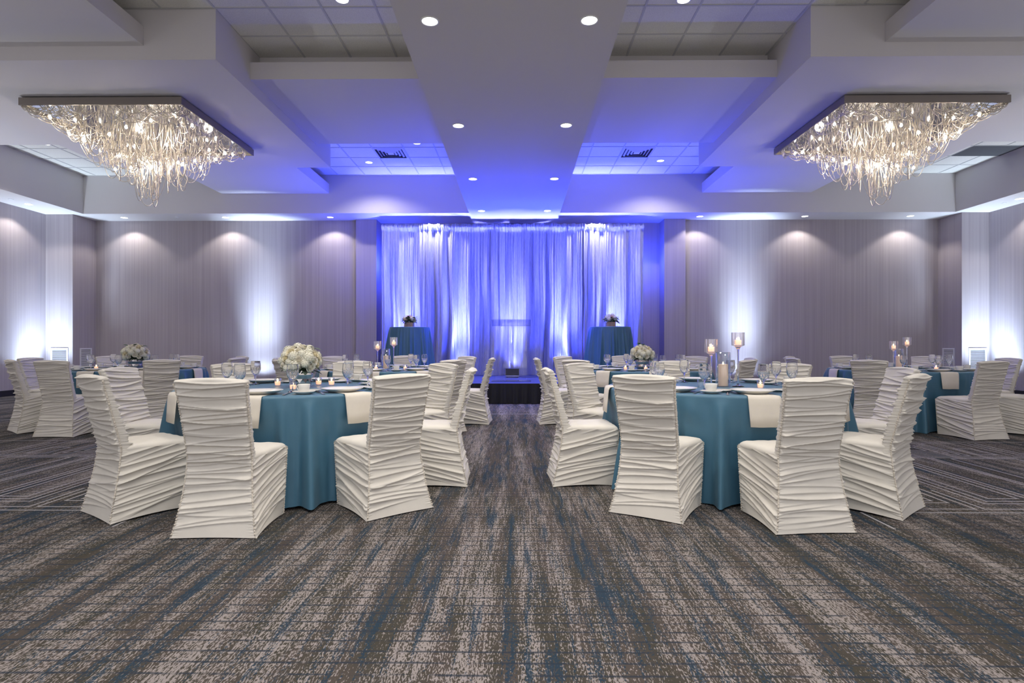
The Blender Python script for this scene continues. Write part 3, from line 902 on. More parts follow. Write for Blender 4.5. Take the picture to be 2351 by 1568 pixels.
    for (ins, z, rad) in ((0.0, 0.425, 0.02), (-0.003, 0.436, 0.03), (0.001, 0.449, 0.045), (0.010, 0.459, 0.06), (0.024, 0.4655, 0.07), (0.05, 0.4695, 0.08), (0.09, 0.473, 0.09), (0.13, 0.4745, 0.1), (0.175, 0.475, 0.1)):
        rings.append(ring(ins, z, rad))
    V = np.array(rings)
    V[:, :, 2] += 0.0018 * np.sin(V[:, :, 0]*60 + V[:, :, 1]*35) * np.linspace(0, 1, len(rings))[:, None] * np.linspace(1, 0, len(rings))[:, None] * 3
    seat = grid_mesh('seat', V, M['cover'], wrap_u=True, caps=('top',))
    # --- gathered seams
    seams = []
    R = random.Random(seed)
    for sx in (-1, 1):
        pts, rad = [], []
        nseg = 190
        for k in range(nseg + 1):
            tt = k / nseg
            if tt < 0.46:
                z = 0.006 + 0.425 * tt / 0.46; t_ = z / 0.435
                x = 0.238 - 0.052 * math.sin(t_ * PI / 2) ** 0.9; y = -0.280 + 0.082 * (0.45 * t_ + 0.55 * math.sin(t_ * PI / 2))
                x += 0.002; y -= 0.001
            else:
                z = 0.431 + (0.878 - 0.431) * (tt - 0.46) / 0.54; t_ = (z - 0.40) / 0.484
                x = 0.186 + 0.014 * t_ ** 1.3 + 0.008 * max(0, t_ - 0.88) / 0.12; y = -0.165 - 0.125 * t_ ** 1.10 - 0.6 * (0.034 - 0.012 * t_) - 0.004
                bl = min(1, (tt - 0.46) / 0.06); x = x * bl + 0.187 * (1 - bl); y = y * bl - 0.200 * (1 - bl)
            pts.append((sx * (x + 0.0015*math.sin(k*2.1)), y, z)); rad.append(0.0042 + 0.0022*math.sin(k*1.9 + math.sin(k*0.7)) + R.uniform(-0.0008, 0.0008))
        mb = MB(); mb.tube(pts, rad, 6); seams.append(mb.mesh('gathered_seam', M['seam']))
        pts, rad = [], []
        for k in range(91):
            t_ = k / 90; z = 0.006 + 0.425 * t_
            pts.append((sx * (0.2115 + 0.016 * t_ + 0.0012*math.sin(k*2.1)), 0.2135 + 0.020 * t_, z)); rad.append(0.0036 + 0.0018*math.sin(k*1.9 + math.sin(k*0.7)))
        mb = MB(); mb.tube(pts, rad, 6); seams.append(mb.mesh('gathered_seam', M['seam']))
    return back, skirt, seat, seams
CHAIR_SETS = [chair_meshes(s) for s in (100, 230, 370)]
def chair_tree(k):
    back, skirt, seat, seams = CHAIR_SETS[k]
    e = bpy.data.objects.new('banquet_chair', None); e.empty_display_size = 0.05
    COL.objects.link(e)
    mesh_obj('backrest', back, e); mesh_obj('seat', seat, e); mesh_obj('skirt', skirt, e)
    for s_ in seams:
        o = mesh_obj('gathered_seam', s_, e)
    return e
chair_protos = [chair_tree(k) for k in range(3)]
chair_used = [False] * 3
def chair(x, y, rz, label, k):
    if not chair_used[k]:
        e = chair_protos[k]; chair_used[k] = True
    else:
        e = copy_tree(chair_protos[k])
    e.location = (x, y, 0); e.rotation_euler = (0, 0, rz)
    tag(e, label, 'chair', 'white ruched banquet chairs')
    return e

# ------------------------------------------------------------------ tableware meshes
q = MB(); q.lathe([(0.0001, 0.004), (0.085, 0.004), (0.098, 0.0), (0.104, 0.004), (0.128, 0.013), (0.149, 0.0235), (0.1505, 0.0255), (0.147, 0.0265), (0.126, 0.0175), (0.105, 0.0105), (0.098, 0.009), (0.0001, 0.009)], 48); PLATE = q.mesh('dinner_plate', M['china'])
q = MB(); q.lathe([(0.0001, 0.002), (0.045, 0.0), (0.052, 0.003), (0.080, 0.0125), (0.0825, 0.0145), (0.080, 0.0155), (0.052, 0.008), (0.0001, 0.0065)], 36); SMALL = q.mesh('bread_plate', M['china'])
q = MB(); q.lathe([(0.0001, 0.002), (0.042, 0.0), (0.050, 0.004), (0.074, 0.0165), (0.078, 0.020), (0.0755, 0.0208), (0.050, 0.0095), (0.030, 0.0065), (0.0001, 0.0065)], 36); SAUCER = q.mesh('saucer', M['china'])
q = MB(); q.lathe([(0.0001, 0.003), (0.024, 0.0), (0.026, 0.003), (0.0335, 0.012), (0.0385, 0.035), (0.0425, 0.062), (0.0415, 0.0625), (0.0365, 0.035), (0.031, 0.014), (0.0001, 0.008)], 32); CUP = q.mesh('cup', M['china'])
q = MB(); pts = [(0.039 + 0.0, 0, 0.052), (0.052, 0, 0.056), (0.062, 0, 0.047), (0.060, 0, 0.033), (0.050, 0, 0.021), (0.0355, 0, 0.019)]
q.tube(pts, 0.0038, 8); HANDLE = q.mesh('handle', M['china'])
# cut glass goblet: smooth bowl, faceted base of bowl
def goblet_mesh():
    q = MB(); n = 24
    prof = [(0.0001, 0.0025), (0.033, 0.0), (0.0345, 0.0015), (0.030, 0.004), (0.012, 0.008), (0.0055, 0.014), (0.0045, 0.030), (0.0045, 0.062), (0.008, 0.074), (0.020, 0.088), (0.033, 0.106), (0.0405, 0.128), (0.0425, 0.150), (0.0405, 0.175), (0.0370, 0.2005), (0.0366, 0.2025), (0.0362, 0.203), (0.0357, 0.2025), (0.0358, 0.2005), (0.0392, 0.175), (0.0412, 0.150), (0.039, 0.130), (0.030, 0.108), (0.016, 0.092), (0.0001, 0.086)]
    v = []; f = []
    for i, (r, z) in enumerate(prof):
        cut = 8 <= i <= 11
        for k in range(n):
            a = 2*PI*(k + (0.5 if i % 2 and cut else 0))/n
            rr = r * (1 + (0.05 if cut and (k + i) % 2 else 0))
            v.append((rr*math.cos(a), rr*math.sin(a), z))
    for i in range(len(prof) - 1):
        for k in range(n):
            k2 = (k+1) % n; f.append((i*n+k, i*n+k2, (i+1)*n+k2, (i+1)*n+k))
    q.add(v, f, 0, True)
    me = q.mesh('goblet', M['glass'])
    for p in me.polygons:
        if 8*n <= p.index < 12*n: p.use_smooth = False
    return me
GOBLET = goblet_mesh()
def flat_profile(q, stations, z=0.003, th=0.0018, bow=0.0):
    """stations: (y, half width, dz)"""
    v = []; f = []
    for (y, w_, dz) in stations:
        v += [(-w_, y, z+dz), (w_, y, z+dz), (w_, y, z+dz+th), (-w_, y, z+dz+th)]
    for i in range(len(stations) - 1):
        o_ = 4*i
        for (a_, b__) in ((0,1),(1,2),(2,3),(3,0)): f.append((o_+a_, o_+b__, o_+4+b__, o_+4+a_))
    f.append((3,2,1,0)); o_ = 4*(len(stations)-1); f.append((o_, o_+1, o_+2, o_+3))
    q.add(v, f, 0, False)
q = MB(); flat_profile(q, [(-0.11, 0.005, 0), (-0.095, 0.0105, 0), (-0.06, 0.007, 0.002), (0.0, 0.0032, 0.006), (0.03, 0.005, 0.004), (0.042, 0.012, 0.001), (0.058, 0.0125, 0)])
for k in range(4):
    x = -0.0105 + k*0.007; q.box(x-0.0014, x+0.0014, 0.056, 0.10, 0.003, 0.005)
FORK = q.mesh('fork', M['steel'])
q = MB(); flat_profile(q, [(-0.12, 0.007, 0), (-0.10, 0.010, 0.001), (-0.02, 0.0075, 0.003), (0.0, 0.006, 0.003), (0.02, 0.0095, 0.002), (0.09, 0.0095, 0.0), (0.11, 0.004, 0)]); KNIFE = q.mesh('knife', M['steel'])
q = MB(); flat_profile(q, [(-0.10, 0.004, 0), (-0.085, 0.009, 0), (-0.05, 0.005, 0.002), (0.02, 0.0028, 0.005), (0.035, 0.006, 0.004), (0.05, 0.015, 0.001), (0.066, 0.0175, 0.0), (0.082, 0.013, 0.001), (0.090, 0.004, 0.003)]); SPOON = q.mesh('spoon', M['steel'])
# napkin: lies under the plate and hangs over the table edge (local -Y is outwards, origin on table edge)
def napkin_mesh():
    path = [(0.24, 0.0035), (0.10, 0.0035), (0.03, 0.0036), (0.010, 0.0036), (-0.010, -0.0015), (-0.020, -0.022), (-0.024, -0.06), (-0.029, -0.13), (-0.034, -0.205)]
    nx = 13; V = np.zeros((len(path)*2, nx, 3)); u = np.linspace(-1, 1, nx)
    hw = [0.085, 0.095, 0.105, 0.107, 0.109, 0.110, 0.108, 0.104, 0.099]
    rows = []
    for i, (y, z) in enumerate(path):
        rows.append((u*hw[i], y + 0.016*0 - (0.0*u), z, hw[i]))
    out = []
    for (x, y, z, h) in rows:
        curve = 0.53 * x * x
        out.append(np.stack([x, y + curve + 0*x, z + 0.0008*np.sin(u*5), ], -1))
    top = np.array(out)
    low = top.copy()
    for i, (y, z) in enumerate(path):
        if i <= 3: low[i, :, 2] -= 0.0026
        else: low[i, :, 1] += 0.004
    q = MB(); R_ = len(path)
    v = top.reshape(-1, 3).tolist() + low.reshape(-1, 3).tolist(); f = []
    for i in range(R_-1):
        for k in range(nx-1):
            a_, b__, c_, d_ = i*nx+k, i*nx+k+1, (i+1)*nx+k+1, (i+1)*nx+k
            f.append((d_, c_, b__, a_)); o_ = R_*nx; f.append((a_+o_, b__+o_, c_+o_, d_+o_))
    o_ = R_*nx
    for k in range(nx-1):
        f.append((k, k+1, k+1+o_, k+o_)); j = (R_-1)*nx; f.append((j+k+1, j+k, j+k+o_, j+k+1+o_))
    for i in range(R_-1):
        f.append((i*nx, i*nx+o_, (i+1)*nx+o_, (i+1)*nx)); f.append((i*nx+nx-1, (i+1)*nx+nx-1, (i+1)*nx+nx-1+o_, i*nx+nx-1+o_))
    q.add(v, f, 0, True)
    return q.mesh('napkin', M['napkin'])
NAPKIN = napkin_mesh()
# candles
q = MB(); q.lathe([(0.0001, 0.0), (0.021, 0.0), (0.0245, 0.004), (0.0255, 0.03), (0.026, 0.066), (0.0245, 0.066), (0.0238, 0.03), (0.0225, 0.006), (0.0001, 0.005)], 24); VGLASS = q.mesh('glass_cup', M['clear'])
q = MB(); q.lathe([(0.0001, 0.0055), (0.0218, 0.0065), (0.0230, 0.030), (0.0232, 0.036), (0.0001, 0.037)], 24); VWAX = q.mesh('candle', M['waxlit'])
def flame_mesh(h, r):
    q = MB(); q.lathe([(0.0001, 0), (r*0.8, h*0.14), (r, h*0.3), (r*0.75, h*0.55), (r*0.35, h*0.8), (0.0001, h)], 12); return q.mesh('flame', M['flame'])
FLAME = flame_mesh(0.024, 0.0062)
q = MB(); q.lathe([(0.0001, 0.0), (0.055, 0.0), (0.0575, 0.003), (0.058, 0.284), (0.0555, 0.284), (0.055, 0.006), (0.0001, 0.006)], 36); HURR = q.mesh('glass_cylinder', M['clear'])
q = MB(); q.lathe([(0.0001, 0.0065), (0.037, 0.0065), (0.038, 0.010), (0.038, 0.180), (0.034, 0.185), (0.018, 0.180), (0.0001, 0.178)], 32); PILLAR = q.mesh('pillar_candle', M['wax'])
def holder_parts(h):
    q = MB(); hb = h - 0.107
    q.lathe([(0.0001, 0.003), (0.048, 0.0), (0.050, 0.002), (0.030, 0.008), (0.010, 0.016), (0.0065, 0.03), (0.0062, hb*0.5), (0.0070, hb - 0.045), (0.012, hb - 0.025), (0.030, hb - 0.006), (0.046, hb)], 24, close_top=False)
    stem = q.mesh('stem', M['stem'])
    q = MB(); n = 20
    for k in range(n):
        a0, a1 = 2*PI*k/n, 2*PI*(k+0.80)/n
        v = []
        for (r, z) in ((0.0515, hb), (0.0525, hb + 0.107), (0.0490, hb + 0.107), (0.0485, hb)):
            v += [(r*math.cos(a0), r*math.sin(a0), z), (r*math.cos(a1), r*math.sin(a1), z)]
        q.add(v, [(0,1,3,2), (2,3,5,4), (4,5,7,6), (6,7,1,0), (0,2,4,6), (1,7,5,3)])
    q.lathe([(0.0001, hb + 0.001), (0.050, hb + 0.001), (0.050, hb + 0.005), (0.0001, hb + 0.005)], 24)
    cup = q.mesh('ribbed_cup', M['smoke'])
    q = MB(); q.lathe([(0.0001, hb + 0.006), (0.024, hb + 0.006), (0.025, hb + 0.045), (0.0001, hb + 0.044)], 20); wax = q.mesh('candle', M['waxlit'])
    return stem, cup, wax, hb + 0.044
HOLD = {k: holder_parts(k) for k in (0.445, 0.39)}

# flowers
def rose_mesh(name, material, seed, r=0.04):
    R = random.Random(seed); q = MB()
    for layer, (rad, n, lean, h) in enumerate(((0.20, 3, 0.05, 0.9), (0.45, 4, 0.15, 0.88), (0.72, 5, 0.35, 0.72), (0.98, 6, 0.70, 0.45))):
        for k in range(n):
            a0 = 2*PI*k/n + layer*0.7 + R.uniform(-0.2, 0.2); half = PI/n*1.25
            v = []; f = []; nu_, nv_ = 5, 4
            for i in range(nv_):
                tv = i/(nv_-1)
                for j in range(nu_):
                    tu = -1 + 2*j/(nu_-1)
                    an = a0 + half*tu*(0.75 + 0.25*tv)
                    rr = r*rad*(0.55 + 0.45*tv**0.7) + r*lean*0.28*tv**2 + 0.05*r*math.cos(tu*2)
                    z = r*(-0.55 + (h + 0.55)*math.sin(tv*PI/2)) - r*0.22*tu*tu*tv - r*lean*0.25*max(0, tv-0.7)
                    v.append((rr*math.cos(an), rr*math.sin(an), z))
            for i in range(nv_-1):
                for j in range(nu_-1):
                    f.append((i*nu_+j, i*nu_+j+1, (i+1)*nu_+j+1, (i+1)*nu_+j))
            q.add(v, f, 0, True)
    q.lathe([(0.0001, -r*0.7), (r*0.7, -r*0.5), (r*0.55, r*0.1), (0.0001, r*0.6)], 10)
    return q.mesh(name, material)
def hydrangea_mesh(name, material, seed, r=0.05):
    R = random.Random(seed); q = MB(); n = 58
    for k in range(n):
        z = 1 - 1.5*(k + 0.5)/n; rr = math.sqrt(max(0, 1 - z*z)); a = k*2.39996
        d = Vector((rr*math.cos(a), rr*math.sin(a), z)); c = d * r * R.uniform(0.90, 1.06)
        t1 = d.cross(Vector((0.3, 0.2, 1))).normalized(); t2 = d.cross(t1)
        sp = R.uniform(0, PI/2); s = r*0.19
        for p in range(4):
            an = sp + p*PI/2
            u_ = t1*math.cos(an) + t2*math.sin(an); w_ = t1*(-math.sin(an)) + t2*math.cos(an)
            v = [c, c + u_*s*0.75 + w_*s*0.6 + d*s*0.35, c + u_*s*1.35 + d*s*0.22, c + u_*s*0.75 - w_*s*0.6 + d*s*0.35]
            q.add(v, [(0, 1, 2, 3)], 0, True)
    q.lathe([(0.0001, -r*0.5), (r*0.8, -r*0.3), (r*0.86, r*0.2), (r*0.5, r*0.75), (0.0001, r*0.9)], 10)
    return q.mesh(name, material)
def leaf_mesh(name, material, L=0.09, w_=0.022):
    q = MB(); v = []; f = []; n = 7
    for i in range(n):
        tt = i/(n-1); ww = w_*math.sin(PI*min(1, tt*0.93 + 0.05))**0.8; z = -0.25*L*tt*tt
        v += [(-ww, tt*L, z + 0.25*ww), (0, tt*L, z), (ww, tt*L, z + 0.25*ww)]
    for i in range(n-1):
        for j in range(2): f.append((3*i+j, 3*i+j+1, 3*i+j+4, 3*i+j+3))
    q.add(v, f, 0, True)
    return q.mesh(name, material)
ROSES = [rose_mesh('rose_bloom', M['rose'], 1), rose_mesh('rose_bloom', M['rosey'], 2), rose_mesh('rose_bloom', M['rose'], 3)]
HYDR = [hydrangea_mesh('hydrangea_bloom', M['hyd'], 4), hydrangea_mesh('hydrangea_bloom', M['hyd'], 5)]
BLUSH = rose_mesh('rose_bloom', M['pink'], 6)
LEAF = leaf_mesh('leaf', M['leaf']); LEAFG = leaf_mesh('leaf', M['leafg'], 0.07, 0.025)
def vase_mesh(faceted):
    q = MB(); n = 12; H_ = 0.135; rows = 5; v = []; f = []
    for i in range(rows):
        for k in range(n):
            a = 2*PI*(k + 0.5*(i % 2))/n; r = 0.075 + 0.006*i + (0.008 if i in (1, 3) else 0)
            v.append((r*math.cos(a), r*math.sin(a), H_*i/(rows-1)))
    for i in range(rows-1):
        for k in range(n):
            k2 = (k+1) % n
            if i % 2 == 0: f += [(i*n+k, i*n+k2, (i+1)*n+k), (i*n+k2, (i+1)*n+k2, (i+1)*n+k)]
            else: f += [(i*n+k, i*n+k2, (i+1)*n+k2), (i*n+k, (i+1)*n+k2, (i+1)*n+k)]
    f.append(tuple(reversed(range(n))))
    q.add(v, f); return q.mesh('vase', M['mirror'] if faceted else M['silver'])
VASE_M, VASE_S = vase_mesh(True), vase_mesh(False)
def aim(o, d, roll=0.0):
    d = Vector(d).normalized(); qn = Vector((0, 0, 1)).rotation_difference(d)
    o.rotation_euler = (qn.to_matrix() @ Matrix.Rotation(roll, 3, 'Z')).to_euler()
def bouquet(x, y, z, seed, label, vase, green_top=False, scale=1.0):
    R = random.Random(seed)
    e = empty('flower_centerpiece', (x, y, z)); tag(e, label, 'flower arrangement', 'white flower centrepieces')
    mesh_obj('vase', vase, e)
    cz = 0.205; RX = 0.135*scale; RZ = 0.115*scale
    q = MB(); q.lathe([(0.0001, 0.09), (0.07, 0.10), (RX*0.75, cz - 0.03), (RX*0.78, cz + 0.02), (RX*0.5, cz + RZ*0.65), (0.0001, cz + RZ*0.75)], 16); q.obj('stem_ball', M['core'], e)
    n = 46
    for k in range(n):
        zz = 1 - 1.42*(k + 0.5)/n; rr = math.sqrt(max(0, 1 - zz*zz)); a = k*2.39996 + seed
        d = Vector((rr*math.cos(a), rr*math.sin(a), zz))
        pick = R.random()
        me = R.choice(HYDR) if pick < 0.45 else R.choice(ROSES)
        if green_top and k == 0: continue
        o = mesh_obj(me.name.split('.')[0], me, e)
        o.location = (d.x*RX, d.y*RX, cz + d.z*RZ); aim(o, d, R.uniform(0, 6)); s_ = R.uniform(0.62, 0.92)*scale; o.scale = (s_, s_, s_)
    nl = 16
    for k in range(nl):
        a = 2*PI*k/nl + R.uniform(-0.2, 0.2)
        o = mesh_obj('leaf', LEAF, e); o.location = (0.085*math.cos(a)*scale, 0.085*math.sin(a)*scale, cz - 0.055 + R.uniform(-0.02, 0.03))
        o.rotation_euler = (R.uniform(-0.5, 0.3), R.uniform(-0.4, 0.4), a - PI/2); s_ = R.uniform(0.8, 1.15); o.scale = (s_, s_, s_)
    for k in range(7 if green_top else 5):
        a = R.uniform(0, 2*PI); t_ = 0.02 if green_top else R.uniform(0.05, 0.1)
        o = mesh_obj('leaf', LEAFG if green_top else LEAF, e)
        o.location = (t_*math.cos(a), t_*math.sin(a), cz + RZ + (0.025 if green_top else -0.005)); o.rotation_euler = (R.uniform(0.0, 0.7), R.uniform(-0.5, 0.5), a - PI/2 if green_top else R.uniform(0, 6)); o.scale = (0.8, 0.8, 0.8)
    return e

# ------------------------------------------------------------------ the six round tables and what is set on them
TN = {  # name used in labels, with what makes each table findable
    'L1': 'front table with largest flower ball', 'R1': 'front table with largest candle cluster',
    'L2': 'candlelit table behind the big flower ball', 'R2': 'flower table behind the big candle cluster',
    'L3': 'flower table under left chandelier', 'R3': 'candlelit table under right chandelier'}
TABLES = {'L1': (-1.79, 4.80), 'R1': (1.665, 4.88), 'L2': (-1.86, 8.25), 'R2': (1.76, 8.27), 'L3': (-5.47, 8.32), 'R3': (5.34, 8.25)}
SEATN = {0: 'front', 45: 'front right', 90: 'right', 135: 'back right', 180: 'back', 225: 'back left', 270: 'left', 315: 'front left'}
# chairs measured one by one: middle of the back hem on the floor and turn in degrees
MEAS = {('L1', 0): (-1.72, 3.305, 1.0), ('L1', 45): (-0.755, 3.785, 41), ('L1', 315): (-2.67, 3.695, -36), ('L1', 90): (-0.405, 4.75, 92),
        ('R1', 315): (0.80, 3.72, -33), ('R1', 0): (1.725, 3.42, 5), ('R1', 45): (2.56, 3.835, 42), ('R1', 270): (0.265, 4.76, -87),
        ('L3', 0): (-5.485, 6.885, 0), ('L3', 315): (-6.30, 7.27, -38), ('R3', 0): (5.425, 6.79, 11)}
SKIP = set()
def cup_set(x, y, rz, lab):
    e = empty('coffee_cup', (x, y, TH + 0.0005 + 0.0068), rz + 2.4); tag(e, 'white coffee cup on saucer, ' + lab, 'cup', 'coffee cups')
    mesh_obj('bowl', CUP, e); mesh_obj('handle', HANDLE, e)
    o = mesh_obj('saucer', SAUCER); o.location = (x, y, TH + 0.0005); tag(o, 'white saucer under coffee cup, ' + lab, 'saucer', 'saucers')
def item(name, me, x, y, rz, lab, cat, group, dz=0.0008):
    o = mesh_obj(name, me); o.location = (x, y, TH + dz); o.rotation_euler = (0, 0, rz); tag(o, lab, cat, group); return o
def votive(x, y, z, lab, lit=True):
    e = empty('votive_candle', (x, y, z + 0.0006)); tag(e, lab, 'candle', 'votive candles')
    mesh_obj('glass_cup', VGLASS, e)
    if lit:
        mesh_obj('candle', VWAX, e); o = mesh_obj('flame', FLAME, e); o.location = (0, 0, 0.039)
    return e
def tall_holder(x, y, h, lab):
    stem, cup, wax, zf = HOLD[h]
    e = empty('candle_holder', (x, y, TH + 0.0006)); tag(e, lab, 'candle holder', 'tall stemmed candle holders')
    mesh_obj('stem', stem, e); mesh_obj('ribbed_cup', cup, e); mesh_obj('candle', wax, e); o = mesh_obj('flame', FLAME, e); o.location = (0, 0, zf + 0.002)
def hurricane(x, y, lab):
    e = empty('pillar_candle', (x, y, TH + 0.0006)); tag(e, lab, 'candle', 'pillar candles in glass cylinders')
    mesh_obj('glass_cylinder', HURR, e); mesh_obj('candle', PILLAR, e); o = mesh_obj('flame', FLAME, e); o.location = (0, 0, 0.180)

kk = 0; DENTS = []
for key, (tx, ty) in TABLES.items():
    tn = TN[key]
    e = empty('round_table', (tx, ty, 0), {'L1': 0.06, 'R1': -0.1, 'L2': 0.8, 'R2': 1.6, 'L3': 2.4, 'R3': 3.3}[key] * 0 )
    tag(e, 'round table in teal cloth, ' + tn, 'table', 'round banquet tables')
    o = mesh_obj('tablecloth', CLOTH.copy(), e); cloth_o = o; placed = []
    o.rotation_euler = (0, 0, {'L1': 0, 'R1': PI/4, 'L2': PI/2, 'R2': 0.75*PI, 'L3': PI, 'R3': 1.5*PI}[key])
    mesh_obj('tabletop', TOP, e)
    DENTS.append((o, tx, ty, placed))
    for deg in range(0, 360, 45):
        a = math.radians(deg); seat = SEATN[deg]; at = '%s seat of %s' % (seat, tn)
        if (key, deg) in MEAS:
            bx, by, rot = MEAS[(key, deg)]; rz = math.radians(rot)
            px, py = bx - 0.272*math.sin(rz), by + 0.272*math.cos(rz)
        else:
            rz = a + math.radians(rnd.uniform(-4, 4)); rr = 1.20
            px, py = tx + rr*math.sin(a), ty - rr*math.cos(a)
        if ('chair', key, deg) not in SKIP:
            chair(px, py, rz, 'white ruched chair, ' + at, kk % 3); placed.append((px, py, rz))
        kk += 1
        if deg in (135, 180, 225) and key in ('L2', 'R2', 'L3', 'R3'):
            near = False
        else:
            near = True
        def pol(off, r):
            b_ = a + math.radians(off); return tx + r*math.sin(b_), ty - r*math.cos(b_), b_
        j = lambda s=1.5: rnd.uniform(-s, s)
        front = key in ('L1', 'R1')
        if ('plate', key, deg) not in SKIP:
            x, y, b_ = pol(j(), 0.715); item('dinner_plate', PLATE, x, y, b_, 'white dinner plate, ' + at, 'plate', 'dinner plates', 0.0045)
        if ('napkin', key, deg) not in SKIP:
            x, y, b_ = pol(j(), 0.918); item('napkin', NAPKIN, x, y, b_, 'ivory napkin under plate, ' + at, 'napkin', 'napkins', 0.0)
        x, y, b_ = pol(22.5 + j(0.8), 0.755)
        if ('cup', key, deg) not in SKIP:
            cup_set(x, y, b_, at)
        if ('bread', key, deg) not in SKIP:
            x, y, b_ = pol(-17 + j(0.8), 0.575); item('bread_plate', SMALL, x, y, b_, 'small white bread plate, ' + at, 'plate', 'bread plates')
        if ('goblet', key, deg) not in SKIP:
            x, y, b_ = pol(15.5 + j(0.8), 0.545); item('goblet', GOBLET, x, y, b_, 'cut glass goblet, ' + at, 'glass', 'goblets')
        for (nm, me, off, r) in (('fork', FORK, -14.5, 0.775), ('knife', KNIFE, 14, 0.735), ('spoon', SPOON, 10.8, 0.40)):
            if (nm, key, deg) in SKIP: continue
            x, y, b_ = pol(off + j(0.5), r)
            if nm == 'spoon': x, y, b_ = pol(-4 + j(1), 0.515); b_ += PI/2
            item(nm, me, x, y, b_ + math.radians(j(4)) , 'steel %s, %s' % (nm, at), nm, 'cutlery')

def dent(o, tx, ty, chairs):
    """the hanging cloth gives way where a chair seat presses against it"""
    me = o.data; n = len(me.vertices); co_ = np.zeros(n * 3); me.vertices.foreach_get('co', co_); co_ = co_.reshape(-1, 3)
    a = o.rotation_euler.z; ca, sa = math.cos(a), math.sin(a)
    X = tx + co_[:, 0]*ca - co_[:, 1]*sa; Y = ty + co_[:, 0]*sa + co_[:, 1]*ca; Z = co_[:, 2]
    wz = np.clip((0.66 - Z) / 0.15, 0, 1); wz = wz * wz * (3 - 2 * wz)
    for (px, py, rz) in chairs:
        c, s_ = math.cos(rz), math.sin(rz)
        lx = (X - px)*c + (Y - py)*s_; ly = -(X - px)*s_ + (Y - py)*c
        wx = np.clip((0.36 - np.abs(lx)) / 0.105, 0, 1); wx = wx * wx * (3 - 2 * wx)
        need = np.where((ly > -0.35) & (ly < 0.262), 0.262 - ly, 0.0)
        d = need * wx * wz
        X = X - d * s_; Y = Y + d * c
    co_[:, 0] = (X - tx)*ca + (Y - ty)*sa; co_[:, 1] = -(X - tx)*sa + (Y - ty)*ca
    me.vertices.foreach_set('co', co_.ravel()); me.update()
for (o_, x_, y_, ch_) in DENTS:
    dent(o_, x_, y_, ch_)

bouquet(-1.78, 4.80, TH + 0.0006, 3, 'large white rose and hydrangea ball in mirrored vase on front table', VASE_M, scale=1.0)
bouquet(1.75, 8.30, TH + 0.0006, 8, 'white flower ball with green tuft on top in silver vase', VASE_S, True, 1.0)
bouquet(-5.47, 8.36, TH + 0.0006, 14, 'cream flower ball on table under left chandelier', VASE_S, False, 1.05)
for (x, y, nm, lit) in ((-2.01, 4.90, 'lit votive beside flower vase, by the glowing wall column', True), (-1.72, 4.48, 'lit votive in front of the mirrored flower vase', True), (-1.58, 4.97, 'lit votive beside mirrored flower vase, aisle side', True), (-1.70, 5.0, 'lit votive tucked behind mirrored flower vase', True),
                   (1.47, 4.74, 'empty unlit votive glass beside the largest candle cluster', False), (1.91, 4.65, 'dim lit votive glass in front of the tallest candle holder', True),
                   (1.46, 8.0, 'lit votive beside the green topped flower ball, aisle side', True), (1.72, 7.93, 'lit votive in front of the silver flower vase', True),
                   (-1.93, 7.98, 'lit votive in front of pillar candle, second row', True), (-1.54, 8.02, 'lit votive near aisle on second row candlelit table', True),
                   (-5.85, 8.1, 'lit votive beside cream flower ball, wall side', True), (-5.70, 8.62, 'lit votive behind cream flower ball', True),
                   (5.65, 8.0, 'lit votive near coffee cup under right chandelier', True)):
    votive(x, y, TH, nm, lit)
for (x, y, tn, nm) in ((1.69, 4.86, 'R1', 'of largest candle cluster'), (-1.86, 8.27, 'L2', 'on second row table before left highboy'), (5.33, 8.28, 'R3', 'on table under right chandelier')):
    hurricane(x, y, 'white pillar candle in glass cylinder, middle ' + nm)
    tall_holder(x + (0.115 if tn != 'R3' else 0.10), y - 0.02, 0.445, 'taller stemmed candle holder ' + nm)
    tall_holder(x - 0.105, y - 0.02 if tn == 'R1' else y - 0.05, 0.39, 'shorter stemmed candle holder ' + nm)

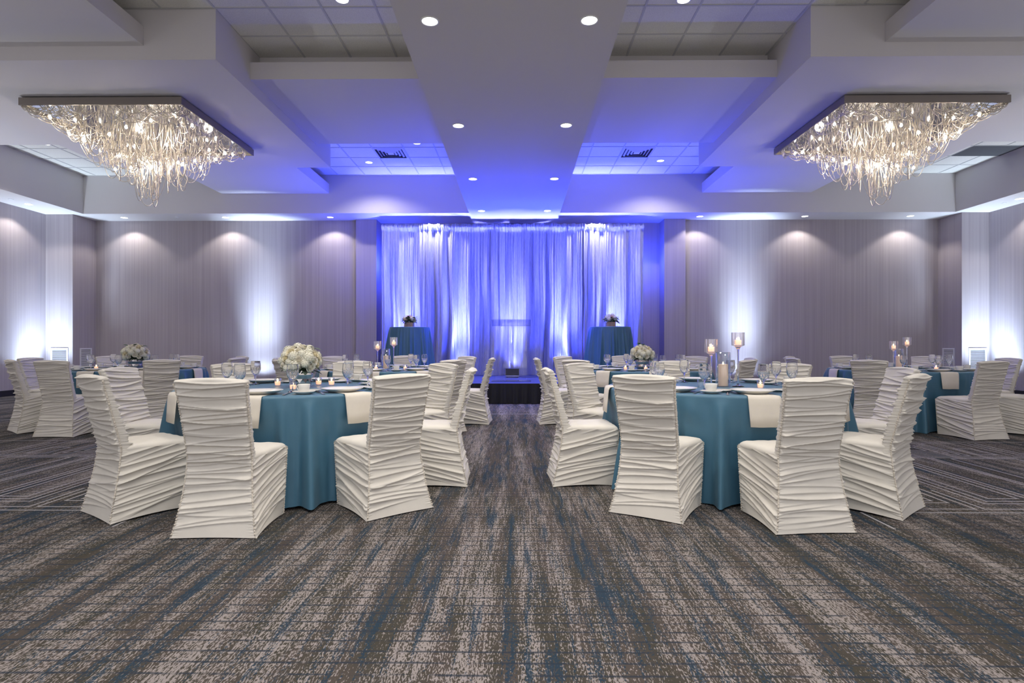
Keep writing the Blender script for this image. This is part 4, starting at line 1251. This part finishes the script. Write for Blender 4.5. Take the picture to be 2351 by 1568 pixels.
# highboy tables on the stage
for (x, y, nm, rot) in ((-2.235, 12.15, 'left', 0.4), (1.87, 11.95, 'right', 1.3)):
    e = empty('cocktail_table', (x, y, SZ + 0.0006)); tag(e, 'tall cocktail table in teal cloth on %s side of stage' % nm, 'table', 'cocktail tables')
    o = mesh_obj('tablecloth', HI, e); o.rotation_euler = (0, 0, rot)
    q = MB(); q.lathe([(0.0001, 1.035), (0.395, 1.035), (0.395, 1.062), (0.0001, 1.062)], 32); q.obj('tabletop', M['wood'], e)
    z0 = SZ + 1.0732
    e = empty('flower_box', (x, y - 0.1, z0)); tag(e, 'blush flowers in pale wooden box on %s cocktail table' % nm, 'flower arrangement', 'wooden flower boxes')
    q = MB(); q.box(-0.085, 0.085, -0.085, 0.085, 0, 0.008); 
    for (x0, x1, y0, y1) in ((-0.085, 0.085, -0.085, -0.075), (-0.085, 0.085, 0.075, 0.085), (-0.085, -0.075, -0.075, 0.075), (0.075, 0.085, -0.075, 0.075)):
        q.box(x0, x1, y0, y1, 0.008, 0.095)
    q.obj('wooden_box', M['wood'], e)
    q = MB(); q.lathe([(0.0001, 0.06), (0.07, 0.07), (0.10, 0.12), (0.07, 0.17), (0.0001, 0.19)], 14); q.obj('stem_ball', M['core'], e)
    R = random.Random(int(50 + x*10))
    for k in range(9):
        a = k*2.39996; zz = 1 - 0.85*(k + 0.5)/9; rr = math.sqrt(1 - zz*zz); d = Vector((rr*math.cos(a), rr*math.sin(a), zz))
        me = BLUSH if R.random() < 0.65 else HYDR[0]
        o = mesh_obj(me.name.split('.')[0], me, e); o.location = (d.x*0.105, d.y*0.105, 0.125 + d.z*0.09); aim(o, d); s_ = R.uniform(0.85, 1.15); o.scale = (s_, s_, s_)
    for k in range(26):
        a = R.uniform(0, 2*PI); o = mesh_obj('leaf', LEAF, e); o.location = (0.08*math.cos(a), 0.08*math.sin(a), 0.11 + R.uniform(0, 0.07)); o.rotation_euler = (R.uniform(-0.6, 0.9), R.uniform(-0.5, 0.5), a - PI/2); s_ = R.uniform(0.9, 1.4); o.scale = (s_, s_, s_)

# ------------------------------------------------------------------ world, camera, view
wd = bpy.data.worlds.new('world'); scene.world = wd; wd.use_nodes = True
bg = wd.node_tree.nodes['Background']; bg.inputs['Color'].default_value = (0.95, 0.91, 0.92, 1); bg.inputs['Strength'].default_value = 0.58

FPX = 1350.0
cam = bpy.data.cameras.new('camera'); co = bpy.data.objects.new('camera', cam); COL.objects.link(co)
cam.sensor_fit = 'HORIZONTAL'; cam.sensor_width = 36.0; cam.lens = 36.0 * FPX / 2351.0
cam.shift_y = (790.0 - 784.0) / 2351.0
co.location = (0, 0, 1.10); co.rotation_euler = (PI/2, 0, 0.0100)
scene.camera = co
scene.view_settings.view_transform = 'Standard'; scene.view_settings.look = 'None'
scene.view_settings.gamma = 1.0; scene.view_settings.exposure = 0.92; scene.view_settings.use_curve_mapping = False
try:
    scene.cycles.max_bounces = 12; scene.cycles.transmission_bounces = 12; scene.cycles.adaptive_threshold = 0.02; scene.cycles.diffuse_bounces = 4; scene.cycles.glossy_bounces = 4; scene.cycles.transparent_max_bounces = 24
    scene.cycles.caustics_reflective = False; scene.cycles.caustics_refractive = False
    scene.cycles.sample_clamp_indirect = 4.0
except Exception:
    pass
